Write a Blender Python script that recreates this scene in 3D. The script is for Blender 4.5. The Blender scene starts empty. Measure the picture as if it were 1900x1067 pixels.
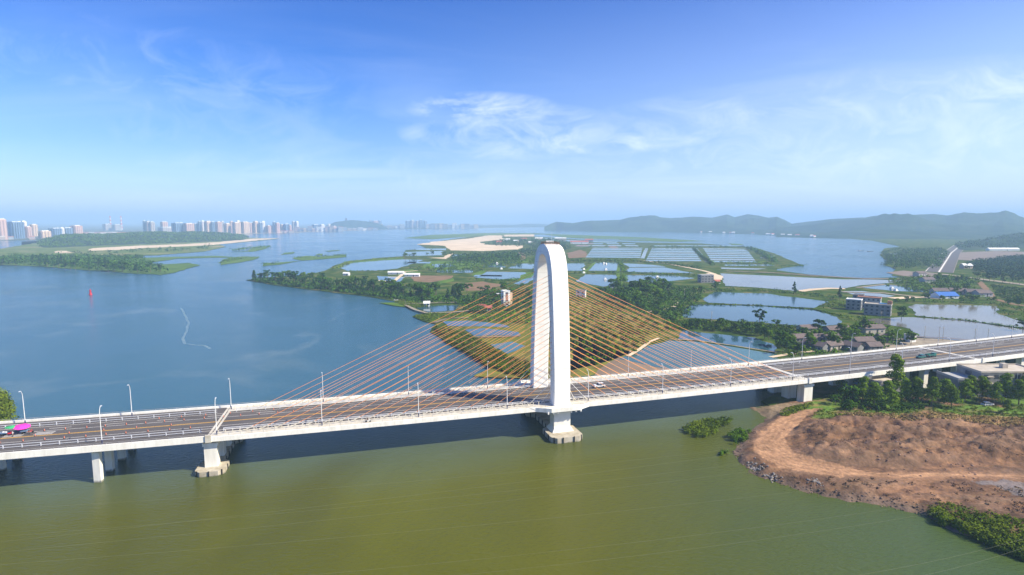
import bpy, math, random
import numpy as np
from mathutils import Vector, noise as mnoise
random.seed(7); RNG = np.random.default_rng(7)
SC = bpy.context.scene; COL = SC.collection
R = math.radians
# ------------------------------------------------------------------ camera
CH = 75.0; F = 1055.0; TH = math.atan((533.5-410.0)/F)
cam = bpy.data.cameras.new('camera'); cam.lens = 36*F/1900; cam.sensor_width = 36
cam.clip_start = 1.0; cam.clip_end = 90000
cob = bpy.data.objects.new('camera', cam); COL.objects.link(cob)
cob.location = (0, 0, CH); cob.rotation_euler = (math.pi/2-TH, 0, 0); SC.camera = cob
# ------------------------------------------------------------------ light
SUN_EL = R(40); SUN_AZ = math.atan2(.965, -.263)
SC.view_settings.view_transform = 'Standard'; SC.view_settings.look = 'None'
SC.view_settings.exposure = 0.84; SC.view_settings.gamma = 1
SC.cycles.use_denoising = True
SC.cycles.max_bounces = 8; SC.cycles.volume_bounces = 4; SC.cycles.transparent_max_bounces = 8
sd = Vector((math.sin(SUN_AZ)*math.cos(SUN_EL), math.cos(SUN_AZ)*math.cos(SUN_EL), math.sin(SUN_EL)))
sl = bpy.data.lights.new('sun', 'SUN'); sl.energy = 5.0; sl.angle = R(.5); sl.color = (1, .90, .70)
so = bpy.data.objects.new('sun', sl); COL.objects.link(so)
so.rotation_euler = sd.to_track_quat('Z', 'Y').to_euler(); so.location = (300, -100, 400)
W = bpy.data.worlds.new('World'); SC.world = W; W.use_nodes = True
nt = W.node_tree; nt.nodes.clear()
def N(nt, t, **k):
    n = nt.nodes.new(t)
    for a, v in k.items(): setattr(n, a, v)
    return n
def L(nt, a, b): nt.links.new(a, b)
def mth(nt, op, a, b=None, c=None, clamp=False):
    n = N(nt, 'ShaderNodeMath', operation=op); n.use_clamp = clamp
    for i, v in enumerate((a, b, c)):
        if v is None: continue
        if isinstance(v, (int, float)): n.inputs[i].default_value = v
        else: L(nt, v, n.inputs[i])
    return n.outputs[0]
def ramp(nt, fac, stops, interp='LINEAR'):
    n = N(nt, 'ShaderNodeValToRGB'); cr = n.color_ramp; cr.interpolation = interp
    while len(cr.elements) < len(stops): cr.elements.new(.5)
    for e, (p, c) in zip(cr.elements, stops):
        e.position = p; e.color = (c[0], c[1], c[2], 1) if hasattr(c, '__len__') else (c, c, c, 1)
    L(nt, fac, n.inputs[0]); return n.outputs[0]
def mixc(nt, fac, a, b, mode='MIX'):
    n = N(nt, 'ShaderNodeMix', data_type='RGBA', blend_type=mode)
    for sock, v in ((n.inputs['Factor'], fac), (n.inputs[6], a), (n.inputs[7], b)):
        if isinstance(v, (int, float)): sock.default_value = v
        elif isinstance(v, (tuple, list)): sock.default_value = (v[0], v[1], v[2], 1)
        else: L(nt, v, sock)
    return n.outputs[2]
def world():
    sky = N(nt, 'ShaderNodeTexSky', sky_type='NISHITA'); sky.sun_disc = False
    sky.sun_elevation = SUN_EL; sky.sun_rotation = SUN_AZ
    sky.air_density = 1.0; sky.dust_density = .3; sky.ozone_density = 3.0
    hs = N(nt, 'ShaderNodeHueSaturation'); hs.inputs['Saturation'].default_value = 1.22
    L(nt, sky.outputs[0], hs.inputs['Color'])
    tc = N(nt, 'ShaderNodeTexCoord'); sx = N(nt, 'ShaderNodeSeparateXYZ'); L(nt, tc.outputs['Generated'], sx.inputs[0])
    col = mixc(nt, 1.0, hs.outputs[0], ramp(nt, sx.outputs[2], [(.0, (.82, .85, 1.20)), (.10, (.74, .84, 1.25)), (.22, (.50, .75, 1.24)), (.36, (.23, .57, 1.14)), (1, (.2, .46, 1.0))]), 'MULTIPLY')
    # thin high clouds: noise on a plane far above, looked up by view direction
    z = mth(nt, 'ADD', mth(nt, 'MAXIMUM', sx.outputs[2], 0), .10)
    u = mth(nt, 'DIVIDE', sx.outputs[0], z); v = mth(nt, 'DIVIDE', sx.outputs[1], z)
    cb = N(nt, 'ShaderNodeCombineXYZ'); L(nt, mth(nt, 'MULTIPLY', u, .55), cb.inputs[0]); L(nt, mth(nt, 'MULTIPLY', v, .9), cb.inputs[1]); cb.inputs[2].default_value = 3.3
    n1 = N(nt, 'ShaderNodeTexNoise'); n1.inputs['Scale'].default_value = .75; n1.inputs['Detail'].default_value = 9
    n1.inputs['Roughness'].default_value = .58; n1.inputs['Distortion'].default_value = .7; L(nt, cb.outputs[0], n1.inputs['Vector'])
    a = ramp(nt, n1.outputs[0], [(.47, 0), (.80, 1)])
    n2 = N(nt, 'ShaderNodeTexNoise'); n2.inputs['Scale'].default_value = .22; n2.inputs['Detail'].default_value = 3; L(nt, cb.outputs[0], n2.inputs['Vector'])
    b = ramp(nt, n2.outputs[0], [(.40, 0), (.62, 1)])
    # clouds stay in the lower part of the sky
    band = ramp(nt, sx.outputs[2], [(.0, .6), (.08, 1), (.24, .8), (.36, 0)])
    f = mth(nt, 'MULTIPLY', mth(nt, 'MULTIPLY', a, b), mth(nt, 'MULTIPLY', band, .42), clamp=True)
    def puff(x0, z0, wx, wz, amp, seed):
        az = mth(nt, 'DIVIDE', sx.outputs[0], mth(nt, 'MAXIMUM', sx.outputs[1], .05))
        cc = N(nt, 'ShaderNodeCombineXYZ'); L(nt, az, cc.inputs[0]); L(nt, mth(nt, 'MULTIPLY', sx.outputs[2], 2.2), cc.inputs[1]); cc.inputs[2].default_value = seed
        nz = N(nt, 'ShaderNodeTexNoise'); nz.inputs['Scale'].default_value = 9; nz.inputs['Detail'].default_value = 10; nz.inputs['Roughness'].default_value = .66; nz.inputs['Distortion'].default_value = .8; L(nt, cc.outputs[0], nz.inputs['Vector'])
        dx = mth(nt, 'DIVIDE', mth(nt, 'SUBTRACT', az, x0), wx); dz = mth(nt, 'DIVIDE', mth(nt, 'SUBTRACT', sx.outputs[2], z0), wz)
        g = mth(nt, 'SUBTRACT', 1.0, mth(nt, 'ADD', mth(nt, 'MULTIPLY', dx, dx), mth(nt, 'MULTIPLY', dz, dz)), clamp=True)
        return mth(nt, 'MULTIPLY', mth(nt, 'MULTIPLY', mth(nt, 'POWER', g, .6), ramp(nt, nz.outputs[0], [(.42, 0), (.74, 1)])), amp, clamp=True)
    for args in ((-.05, .185, .14, .03, .8, 1.), (.0, .15, .20, .05, .7, 4.), (.14, .13, .20, .018, .9, 2.), (-.62, .19, .42, .09, .22, 3.), (.80, .165, .34, .04, .6, 5.), (.6, .12, .60, .10, .5, 7.), (-.2, .08, .5, .04, .35, 9.)):
        f = mth(nt, 'MAXIMUM', f, puff(*args))
    veil = mth(nt, 'MULTIPLY', mth(nt, 'ADD', mth(nt, 'MULTIPLY', sx.outputs[0], .75), .22, clamp=True), ramp(nt, sx.outputs[2], [(0, .66), (.16, .50), (.34, .14)]), clamp=True)
    col = mixc(nt, veil, col, (7.2, 8.0, 9.3)); col = mixc(nt, f, col, (7.6, 8.3, 9.8))
    bg = N(nt, 'ShaderNodeBackground'); bg.inputs['Strength'].default_value = .086
    L(nt, col, bg.inputs[0]); o = N(nt, 'ShaderNodeOutputWorld'); L(nt, bg.outputs[0], o.inputs[0])
world()
# ------------------------------------------------------------------ helpers
def at(px, py, z=0.0):
    """photo pixel -> world point on the horizontal plane of height z"""
    u = (px-950)/F; v = (533.5-py)/F
    dy = math.cos(TH)+v*math.sin(TH); dz = -math.sin(TH)+v*math.cos(TH)
    t = (z-CH)/dz; return Vector((u*t, dy*t, z))
def hgt(py, Y):
    """height that shows at photo row py when it stands at depth Y"""
    v = (533.5-py)/F
    return CH + Y*(-math.sin(TH)+v*math.cos(TH))/(math.cos(TH)+v*math.sin(TH))
def atY(px, Y, z=0.0):
    return Vector(((px-950)/F*(Y*math.cos(TH)-(z-CH)*math.sin(TH)), Y, z))
def tag(o, label=None, cat=None, group=None, kind=None):
    if label: o['label'] = label
    if cat: o['category'] = cat
    if group: o['group'] = group
    if kind: o['kind'] = kind
    return o
def thing(name, label, cat, loc=(0, 0, 0), rz=0, group=None):
    o = bpy.data.objects.new(name, None); COL.objects.link(o); o.location = loc; o.rotation_euler = (0, 0, rz)
    o.empty_display_size = .5
    return tag(o, label, cat, group)
def copy_tree(o, parent=None):
    c = o.copy(); COL.objects.link(c); c.parent = parent
    for ch in o.children: copy_tree(ch, c)
    return c
class MB:
    def __init__(s): s.v = []; s.f = []; s.m = []
    def add(s, vs, fs, mi=0):
        b = len(s.v); s.v += [tuple(v) for v in vs]; s.f += [tuple(b+i for i in f) for f in fs]; s.m += [mi]*len(fs); return s
    def box(s, c, d, rz=0, mi=0, top=1.0):
        cx, cy, cz = c; hx, hy, hz = d[0]/2, d[1]/2, d[2]/2; ca, sa = math.cos(rz), math.sin(rz); vs = []
        for k in (-1, 1):
            q = top if k > 0 else 1
            for i, j in ((-1, -1), (1, -1), (1, 1), (-1, 1)):
                x, y = i*hx*q, j*hy*q; vs.append((cx+x*ca-y*sa, cy+x*sa+y*ca, cz+k*hz))
        return s.add(vs, [(3, 2, 1, 0), (4, 5, 6, 7), (0, 1, 5, 4), (1, 2, 6, 5), (2, 3, 7, 6), (3, 0, 4, 7)], mi)
    def prism(s, pts, z0, z1, mi=0, top=None):
        n = len(pts); t = top or pts
        vs = [(p[0], p[1], z0) for p in pts]+[(p[0], p[1], z1) for p in t]
        a = sum(pts[i][0]*pts[(i+1) % n][1]-pts[(i+1) % n][0]*pts[i][1] for i in range(n))
        fs = [tuple(range(n-1, -1, -1)), tuple(range(n, 2*n))]+[(i, (i+1) % n, n+(i+1) % n, n+i) for i in range(n)]
        if a < 0: fs = [tuple(reversed(f)) for f in fs]
        return s.add(vs, fs, mi)
    def tube(s, p, q, r0, r1=None, k=6, mi=0):
        p = Vector(p); q = Vector(q); r1 = r0 if r1 is None else r1
        d = (q-p).normalized(); a = d.orthogonal().normalized(); b = d.cross(a); vs = []
        for c, r in ((p, r0), (q, r1)):
            for i in range(k):
                t = 2*math.pi*i/k; vs.append(c+a*(r*math.cos(t))+b*(r*math.sin(t)))
        fs = [(i, (i+1) % k, k+(i+1) % k, k+i) for i in range(k)]+[tuple(range(k-1, -1, -1)), tuple(range(k, 2*k))]
        return s.add(vs, fs, mi)
    def path(s, pts, rs, k=6, mi=0):
        for i in range(len(pts)-1): s.tube(pts[i], pts[i+1], rs[i], rs[i+1], k, mi)
        return s
    def ball(s, c, r, nu=8, nv=5, mi=0, jit=0):
        vs = [(c[0], c[1], c[2]-r[2])]
        for j in range(1, nv):
            ph = -math.pi/2+math.pi*j/nv
            for i in range(nu):
                t = 2*math.pi*i/nu; q = 1+random.uniform(-jit, jit)
                vs.append((c[0]+r[0]*q*math.cos(ph)*math.cos(t), c[1]+r[1]*q*math.cos(ph)*math.sin(t), c[2]+r[2]*q*math.sin(ph)))
        vs.append((c[0], c[1], c[2]+r[2])); fs = []
        for i in range(nu): fs.append((0, 1+(i+1) % nu, 1+i))
        for j in range(nv-2):
            for i in range(nu):
                a = 1+j*nu; fs.append((a+i, a+(i+1) % nu, a+nu+(i+1) % nu, a+nu+i))
        a = 1+(nv-2)*nu; e = len(vs)-1
        for i in range(nu): fs.append((a+i, a+(i+1) % nu, e))
        return s.add(vs, fs, mi)
    def build(s, name, mats, parent=None, smooth=False):
        me = bpy.data.meshes.new(name); me.from_pydata(s.v, [], s.f)
        mats = mats if isinstance(mats, (list, tuple)) else [mats]
        for m in mats: me.materials.append(m)
        if len(mats) > 1: me.polygons.foreach_set('material_index', s.m)
        if smooth: me.polygons.foreach_set('use_smooth', [True]*len(me.polygons))
        me.update(); o = bpy.data.objects.new(name, me); COL.objects.link(o)
        if parent: o.parent = parent
        return o
def mat(name, c1, c2=None, rough=.8, scale=1.0, c3=None, spec=.3, bump=0, bscale=None, metal=0, coord='Position', island=0, detail=6, stretch=None, emis=None, lo=.35, hi=.65):
    m = bpy.data.materials.new(name); m.use_nodes = True; t = m.node_tree; p = t.nodes['Principled BSDF']
    p.inputs['Roughness'].default_value = rough; p.inputs['Metallic'].default_value = metal
    p.inputs['Specular IOR Level'].default_value = spec
    if coord == 'Position': vec = N(t, 'ShaderNodeNewGeometry').outputs['Position']
    else: vec = N(t, 'ShaderNodeTexCoord').outputs['Object']
    if stretch:
        mp = N(t, 'ShaderNodeMapping'); mp.inputs['Scale'].default_value = stretch; L(t, vec, mp.inputs['Vector']); vec = mp.outputs[0]
    if c2 is None: c2 = tuple(x*.8 for x in c1)
    n = N(t, 'ShaderNodeTexNoise'); n.inputs['Scale'].default_value = scale; n.inputs['Detail'].default_value = detail; n.inputs['Roughness'].default_value = .62
    L(t, vec, n.inputs['Vector'])
    st = [(lo, c1), (hi, c2)] if c3 is None else [(lo, c1), ((lo+hi)/2, c2), (hi, c3)]
    col = ramp(t, n.outputs[0], st)
    if island:
        g = N(t, 'ShaderNodeNewGeometry'); k = mth(t, 'ADD', mth(t, 'MULTIPLY', g.outputs['Random Per Island'], island), 1-island/2)
        if coord == 'Object':
            oi = N(t, 'ShaderNodeObjectInfo'); k = mth(t, 'MULTIPLY', k, mth(t, 'ADD', mth(t, 'MULTIPLY', oi.outputs['Random'], .5), .75))
        cb = N(t, 'ShaderNodeCombineXYZ')
        for i in range(3): L(t, k, cb.inputs[i])
        col = mixc(t, 1.0, col, cb.outputs[0], 'MULTIPLY')
    L(t, col, p.inputs['Base Color'])
    if bump:
        b = N(t, 'ShaderNodeTexNoise'); b.inputs['Scale'].default_value = bscale or scale*4; b.inputs['Detail'].default_value = 5; L(t, vec, b.inputs['Vector'])
        bp = N(t, 'ShaderNodeBump'); bp.inputs['Distance'].default_value = bump; L(t, b.outputs[0], bp.inputs['Height']); L(t, bp.outputs[0], p.inputs['Normal'])
    return m
def leafmat(name, dark, light, scale=.25):
    m = mat(name, dark, light, rough=.85, scale=scale, spec=.04, coord='Object', island=.7)
    return m
def attrmat(name, rough=.9, bump=.25, bscale=1.2):
    m = bpy.data.materials.new(name); m.use_nodes = True; t = m.node_tree; p = t.nodes['Principled BSDF']; p.inputs['Roughness'].default_value = rough
    p.inputs['Specular IOR Level'].default_value = .2
    a = N(t, 'ShaderNodeAttribute'); a.attribute_name = 'Col'
    vec = N(t, 'ShaderNodeNewGeometry').outputs['Position']
    n = N(t, 'ShaderNodeTexNoise'); n.inputs['Scale'].default_value = .9; n.inputs['Detail'].default_value = 8; n.inputs['Roughness'].default_value = .7; L(t, vec, n.inputs['Vector'])
    c = mixc(t, 1.0, a.outputs['Color'], ramp(t, n.outputs[0], [(.3, .62), (.7, 1.3)]), 'MULTIPLY'); L(t, c, p.inputs['Base Color'])
    b = N(t, 'ShaderNodeTexNoise'); b.inputs['Scale'].default_value = bscale; b.inputs['Detail'].default_value = 6; L(t, vec, b.inputs['Vector'])
    bp = N(t, 'ShaderNodeBump'); bp.inputs['Distance'].default_value = bump; L(t, b.outputs[0], bp.inputs['Height']); L(t, bp.outputs[0], p.inputs['Normal'])
    return m
def watermat(name, c_near, c_far=None, rough=.07, wave=.06, patch=.02):
    m = bpy.data.materials.new(name); m.use_nodes = True; t = m.node_tree; p = t.nodes['Principled BSDF']
    p.inputs['Roughness'].default_value = rough; p.inputs['IOR'].default_value = 1.33
    pos = N(t, 'ShaderNodeNewGeometry').outputs['Position']
    n = N(t, 'ShaderNodeTexNoise'); n.inputs['Scale'].default_value = patch; n.inputs['Detail'].default_value = 5; n.inputs['Distortion'].default_value = .8; L(t, pos, n.inputs['Vector'])
    c = ramp(t, n.outputs[0], [(.36, tuple(x*.84 for x in c_near)), (.64, tuple(x*1.18 for x in c_near))])
    if c_far:      # the river runs clearer and bluer in mid-channel beyond the bridge, turbid by the near bank
        s = N(t, 'ShaderNodeSeparateXYZ'); L(t, pos, s.inputs[0])
        d = mth(t, 'SUBTRACT', s.outputs[1], mth(t, 'ADD', mth(t, 'MULTIPLY', s.outputs[0], .29), 187))
        d = mth(t, 'ADD', d, mth(t, 'MULTIPLY', mth(t, 'SUBTRACT', n.outputs[0], .5), 60))
        k = mth(t, 'DIVIDE', mth(t, 'ADD', d, 25), 110, clamp=True)
        c = mixc(t, k, c, c_far)
        e = mth(t, 'DIVIDE', mth(t, 'SUBTRACT', mth(t, 'SUBTRACT', s.outputs[0], mth(t, 'MULTIPLY', s.outputs[1], .35)), mth(t, 'ADD', mth(t, 'MULTIPLY', n.outputs[0], 60), -55)), 90, clamp=True)
        e = mth(t, 'MULTIPLY', e, mth(t, 'SUBTRACT', 1, k)); c = mixc(t, e, c, (.055, .088, .022))
    if c_far:     # thin lines of silt and foam where the currents meet
        cu = N(t, 'ShaderNodeTexNoise'); cu.inputs['Scale'].default_value = .0045; cu.inputs['Detail'].default_value = 5; cu.inputs['Distortion'].default_value = 1.2; L(t, pos, cu.inputs['Vector'])
        ln = mth(t, 'SUBTRACT', 1, mth(t, 'MULTIPLY', mth(t, 'ABSOLUTE', mth(t, 'SUBTRACT', cu.outputs[0], .5)), 34), clamp=True)
        br = N(t, 'ShaderNodeTexNoise'); br.inputs['Scale'].default_value = .02; br.inputs['Detail'].default_value = 6; L(t, pos, br.inputs['Vector'])
        c = mixc(t, mth(t, 'MULTIPLY', mth(t, 'MULTIPLY', ln, ramp(t, br.outputs[0], [(.42, 0), (.65, 1)])), mth(t, 'MULTIPLY', k, .30)), c, (.22, .27, .27))
        p.inputs['Specular IOR Level'].default_value = .28
    L(t, c, p.inputs['Base Color'])
    mp = N(t, 'ShaderNodeMapping'); mp.inputs['Rotation'].default_value = (0, 0, .5); mp.inputs['Scale'].default_value = (.55, 1.3, 1); L(t, pos, mp.inputs[0])
    w = N(t, 'ShaderNodeTexNoise'); w.inputs['Scale'].default_value = 1.0; w.inputs['Detail'].default_value = 4; w.inputs['Roughness'].default_value = .6; L(t, mp.outputs[0], w.inputs['Vector'])
    bp = N(t, 'ShaderNodeBump'); bp.inputs['Distance'].default_value = wave; L(t, w.outputs[0], bp.inputs['Height']); L(t, bp.outputs[0], p.inputs['Normal'])
    # wind patches: calm and ruffled areas
    q = N(t, 'ShaderNodeTexNoise'); q.inputs['Scale'].default_value = .006; q.inputs['Detail'].default_value = 6; q.inputs['Distortion'].default_value = 1.5; L(t, pos, q.inputs['Vector'])
    L(t, ramp(t, q.outputs[0], [(.35, rough*.7), (.65, rough*1.9)]), p.inputs['Roughness'])
    if not c_far: p.inputs['Specular IOR Level'].default_value = .36
    return m
def smooth_poly(pts, seg, amp, closed=True, seed=0):
    """resample a world outline finely and let it wander a little, like a natural shore"""
    out = []; n = len(pts)
    for i in range(n if closed else n-1):
        a = Vector(pts[i][:2]); b = Vector(pts[(i+1) % n][:2]); l = (b-a).length; k = max(1, min(60, int(l/seg)))
        for j in range(k):
            p = a+(b-a)*(j/k)
            q = mnoise.noise_vector(Vector((p.x/seg/3, p.y/seg/3, seed+.37)))
            out.append((p.x+q.x*amp, p.y+q.y*amp))
    return out
def sheet(name, px, z, m, seg=None, amp=None, skirt=0, world=False, seed=0):
    """flat outline traced on the water level, as a ground sheet with real edges"""
    from mathutils.geometry import tessellate_polygon
    pts = [at(x, y)[:2] for x, y in px] if not world else px
    Y = sum(p[1] for p in pts)/len(pts); seg = seg or max(1.5, Y*.012); amp = seg*.5 if amp is None else amp
    pts = smooth_poly(pts, seg, amp, True, seed)
    tri = tessellate_polygon([[Vector((p[0], p[1], 0)) for p in pts]])
    b = MB(); vs = [(p[0], p[1], z) for p in pts]
    fs = []
    for t in tri:
        a, c, d = (Vector(vs[i]) for i in t)
        fs.append(t if (c-a).cross(d-a).z > 0 else (t[0], t[2], t[1]))
    b.add(vs, fs)
    if skirt:
        n = len(pts); cx = sum(p[0] for p in pts)/n; cy = sum(p[1] for p in pts)/n
        b.add([(p[0], p[1], z) for p in pts]+[(p[0], p[1], z-skirt) for p in pts], [(i, (i+1) % n, n+(i+1) % n, n+i) for i in range(n)])
    o = b.build(name, m); tag(o, kind='structure'); return o
def ribbon(name, px, w, z, m, seed=0, closed=False, zs=None):
    pts = [at(x, y) for x, y in px]; b = MB(); L_ = []
    for i in range(len(pts)-1):
        k = max(2, int((pts[i+1]-pts[i]).length/6)); k = min(k, 20)
        for j in range(k): L_.append(pts[i].lerp(pts[i+1], j/k))
    L_.append(pts[-1]); vs = []
    for i, p in enumerate(L_):
        d = (L_[min(i+1, len(L_)-1)]-L_[max(i-1, 0)]); d.z = 0; d.normalize(); nn = Vector((-d.y, d.x, 0))
        q = mnoise.noise(p*.08+Vector((seed, 0, 0)))
        ww = w*(1+.35*q)/2; vs += [p+nn*ww+Vector((0, 0, z)), p-nn*ww+Vector((0, 0, z))]
    b.add(vs, [(2*i+1, 2*i+3, 2*i+2, 2*i) for i in range(len(L_)-1)])
    o = b.build(name, m); tag(o, kind='structure'); return o
def quads(name, C, Nn, S, m, parent=None):
    """leaf-sized faces at C, facing Nn, of size S"""
    n = len(C); a = RNG.normal(size=(n, 3)); Nn = Nn/np.linalg.norm(Nn, axis=1, keepdims=True)
    T = np.cross(Nn, a); T /= np.linalg.norm(T, axis=1, keepdims=True); B = np.cross(Nn, T); S = S[:, None]
    asp = RNG.uniform(.5, .9, size=(n, 1))
    V = np.stack([C+T*S, C+B*S*asp, C-T*S, C-B*S*asp], 1).reshape(-1, 3).astype(np.float32)
    me = bpy.data.meshes.new(name); me.vertices.add(4*n); me.vertices.foreach_set('co', V.ravel())
    me.loops.add(4*n); me.loops.foreach_set('vertex_index', np.arange(4*n, dtype=np.int32))
    me.polygons.add(n); me.polygons.foreach_set('loop_start', np.arange(0, 4*n, 4, dtype=np.int32))
    me.materials.append(m); me.update(calc_edges=True); me.validate()
    o = bpy.data.objects.new(name, me); COL.objects.link(o)
    if parent: o.parent = parent
    return o
def cloud(blobs, per, size, out=1.0):
    """points near the skin of ellipsoid clumps, with outward-leaning normals"""
    Cs = []; Ns = []; Ss = []
    for (c, r, w) in blobs:
        n = max(4, int(per*w)); d = RNG.normal(size=(n, 3)); d /= np.linalg.norm(d, axis=1, keepdims=True)
        d[:, 2] = np.where(d[:, 2] < -.45, -d[:, 2], d[:, 2])
        rad = RNG.uniform(.62, 1.08, size=(n, 1)); Cs.append(np.array(c)+d*np.array(r)*rad)
        Ns.append(d*out+RNG.normal(size=(n, 3))*.45+np.array((0, 0, .25))); Ss.append(RNG.uniform(.6, 1.3, n)*size)
    return np.concatenate(Cs), np.concatenate(Ns), np.concatenate(Ss)
def inside(poly, X, Y):
    r = np.zeros(X.shape, bool); n = len(poly)
    for i in range(n):
        x0, y0 = poly[i][:2]; x1, y1 = poly[(i+1) % n][:2]
        if y0 == y1: continue
        c = ((y0 > Y) != (y1 > Y)) & (X < (x1-x0)*(Y-y0)/(y1-y0)+x0); r ^= c
    return r
def dist(poly, X, Y, closed=True):
    best = np.full(X.shape, 1e9); n = len(poly)
    for i in range(n if closed else n-1):
        ax, ay = poly[i][:2]; bx, by = poly[(i+1) % n][:2]; vx, vy = bx-ax, by-ay
        t = np.clip(((X-ax)*vx+(Y-ay)*vy)/(vx*vx+vy*vy+1e-9), 0, 1)
        best = np.minimum(best, np.hypot(X-ax-t*vx, Y-ay-t*vy))
    return best
def pts_in(px, n, world=False):
    poly = px if world else [at(x, y)[:2] for x, y in px]
    xs = [p[0] for p in poly]; ys = [p[1] for p in poly]; out = np.zeros((0, 2))
    while len(out) < n:
        q = np.stack([RNG.uniform(min(xs), max(xs), n*3), RNG.uniform(min(ys), max(ys), n*3)], 1)
        out = np.concatenate([out, q[inside(poly, q[:, 0], q[:, 1])]])
    return out[:n]
def thicket(name, label, px, n, r, h, per, size, m, z=.3, cat='thicket', world=False, zf=None):
    """an uncountable mass of bushes"""
    P = pts_in(px, n, world); bl = []
    for x, y in P:
        q = random.uniform(.6, 1.35); zz = zf(x, y) if zf else z
        bl.append(((x, y, zz+h*q*.42), (r*q, r*q, h*q*.62), 1.0))
    o = quads(name, *cloud(bl, per, size), m); return tag(o, label, cat, kind='stuff')
def hedge(name, label, px, w, h, per, size, m, step, z=.4, cat='hedge'):
    pts = [at(x, y) for x, y in px]; bl = []
    for a, b in zip(pts, pts[1:]):
        k = max(1, int((b-a).length/step))
        for j in range(k):
            p = a.lerp(b, (j+random.random())/k); q = random.uniform(.5, 1.3)
            if random.random() < .12: continue
            bl.append(((p.x+random.uniform(-w, w)*.4, p.y+random.uniform(-w, w)*.4, z+h*q*.4), (w*.5*q+step*.3, w*.5*q+step*.3, h*q*.6), 1))
    o = quads(name, *cloud(bl, per, size), m); return tag(o, label, cat, kind='stuff')
# ------------------------------------------------------------------ materials
M = {}
M['river'] = watermat('river_water', (.084, .088, .000), (.034, .105, .155), rough=.10, wave=.30, patch=.013)
M['pond'] = watermat('pond_water', (.024, .070, .095), rough=.06, wave=.015, patch=.01)
M['pond_brown'] = watermat('silty_pond_water', (.15, .135, .10), rough=.08, wave=.02, patch=.01)
M['pond_teal'] = watermat('green_pond_water', (.05, .12, .115), rough=.06, wave=.015)
M['land'] = mat('island_soil_and_grass', (.022, .048, .008), (.055, .095, .014), c3=(.14, .13, .05), scale=.05, detail=12, bump=.4, bscale=.8, rough=1, spec=.0)
M['farland'] = mat('distant_land', (.05, .075, .035), (.16, .16, .12), scale=.004, rough=.95, spec=.1)
M['green'] = mat('marsh_grass', (.055, .125, .008), (.115, .19, .015), scale=.06, detail=10, bump=.4, bscale=1.1, rough=.95, spec=.1)
M['marsh'] = mat('tidal_marsh', (.055, .115, .018), (.11, .18, .025), scale=.02, rough=.95, spec=.1)
M['sand'] = mat('pale_sand', (.72, .57, .40), (.56, .44, .30), scale=.02, rough=.95, spec=.1)
M['earth'] = mat('reddish_earth', (.24, .15, .085), (.17, .11, .06), scale=.06, bump=.3, rough=.95, spec=.1)
M['ochre'] = mat('ochre_ground', (.17, .15, .035), (.10, .135, .02), scale=.08, rough=1, spec=0)
M['flats'] = mat('grassy_sand_flats', (.16, .19, .06), (.09, .14, .03), c3=(.30, .26, .14), scale=.012, rough=1, spec=0, detail=10)
M['soil_dark'] = mat('dark_orchard_soil', (.085, .062, .025), (.15, .145, .028), c3=(.20, .20, .03), scale=.09, rough=.95, spec=.1)
M['mud'] = mat('brown_mud', (.25, .18, .115), (.18, .13, .085), scale=.05, bump=.1, rough=.6)
M['dike'] = mat('stone_dike', (.34, .29, .22), (.22, .18, .13), scale=.3, bump=.2, rough=.9)
M['conc'] = mat('pale_concrete', (.80, .78, .72), (.70, .68, .62), scale=.35, rough=.7, spec=.3)
M['conc_w'] = mat('white_painted_concrete', (.88, .86, .80), (.60, .56, .48), scale=.7, rough=.6, stretch=(1, 1, .2), lo=.42, hi=.95, detail=9)
def zmarks(m, step=0, zt=None, dark=.78, tide=(.10, .10, .06)):
    t = m.node_tree; p = t.nodes['Principled BSDF']; c = p.inputs['Base Color'].links[0].from_socket; s = N(t, 'ShaderNodeSeparateXYZ'); L(t, N(t, 'ShaderNodeNewGeometry').outputs['Position'], s.inputs[0])
    if step:     # casting joints
        fr = mth(t, 'FRACT', mth(t, 'DIVIDE', s.outputs[2], step)); k = mth(t, 'LESS_THAN', fr, .10/step)
        c = mixc(t, mth(t, 'MULTIPLY', k, .45), c, (.42, .40, .36))
    if zt:       # waterline stain
        nz = N(t, 'ShaderNodeTexNoise'); nz.inputs['Scale'].default_value = .8; L(t, N(t, 'ShaderNodeNewGeometry').outputs['Position'], nz.inputs['Vector'])
        k = mth(t, 'DIVIDE', mth(t, 'SUBTRACT', mth(t, 'ADD', zt, nz.outputs[0]), s.outputs[2]), .5, clamp=True); c = mixc(t, mth(t, 'MULTIPLY', k, .85), c, tide)
    L(t, c, p.inputs['Base Color']); return m
M['arch'] = zmarks(mat('arch_concrete', (.92, .90, .85), (.72, .69, .62), scale=.35, rough=.6, stretch=(1, 1, .07), lo=.42, hi=.95, detail=9), 4.0)
M['pierc'] = zmarks(mat('pier_concrete', (.80, .78, .72), (.60, .57, .50), scale=.6, rough=.75, stretch=(1, 1, .15), lo=.4, hi=.8), 0, .3)
M['conc_d'] = mat('weathered_concrete', (.50, .46, .38), (.33, .28, .20), scale=.5, rough=.85)
M['asph'] = mat('worn_asphalt', (.115, .102, .098), (.082, .076, .076), scale=.12, rough=.9, stretch=(.4, 2.5, 1))
M['walk'] = mat('footway_paving', (.60, .57, .50), (.48, .44, .36), scale=.4, rough=.85)
M['rail'] = mat('pale_painted_steel', (.66, .68, .72), (.55, .56, .60), rough=.45, spec=.5)
zmarks(M['conc_d'], 0, -.1)
M['mark'] = mat('white_road_paint', (.72, .70, .66), (.55, .53, .50), scale=.8, rough=.7)
M['yel'] = mat('yellow_road_paint', (.75, .42, .06), (.60, .34, .06), scale=.8, rough=.7)
M['cable'] = mat('orange_cable_sheath', (.86, .29, .07), (.84, .38, .15), scale=.1, rough=.5, spec=.4)
M['white_steel'] = mat('white_steel', (.78, .78, .78), (.7, .7, .7), rough=.5)
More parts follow.
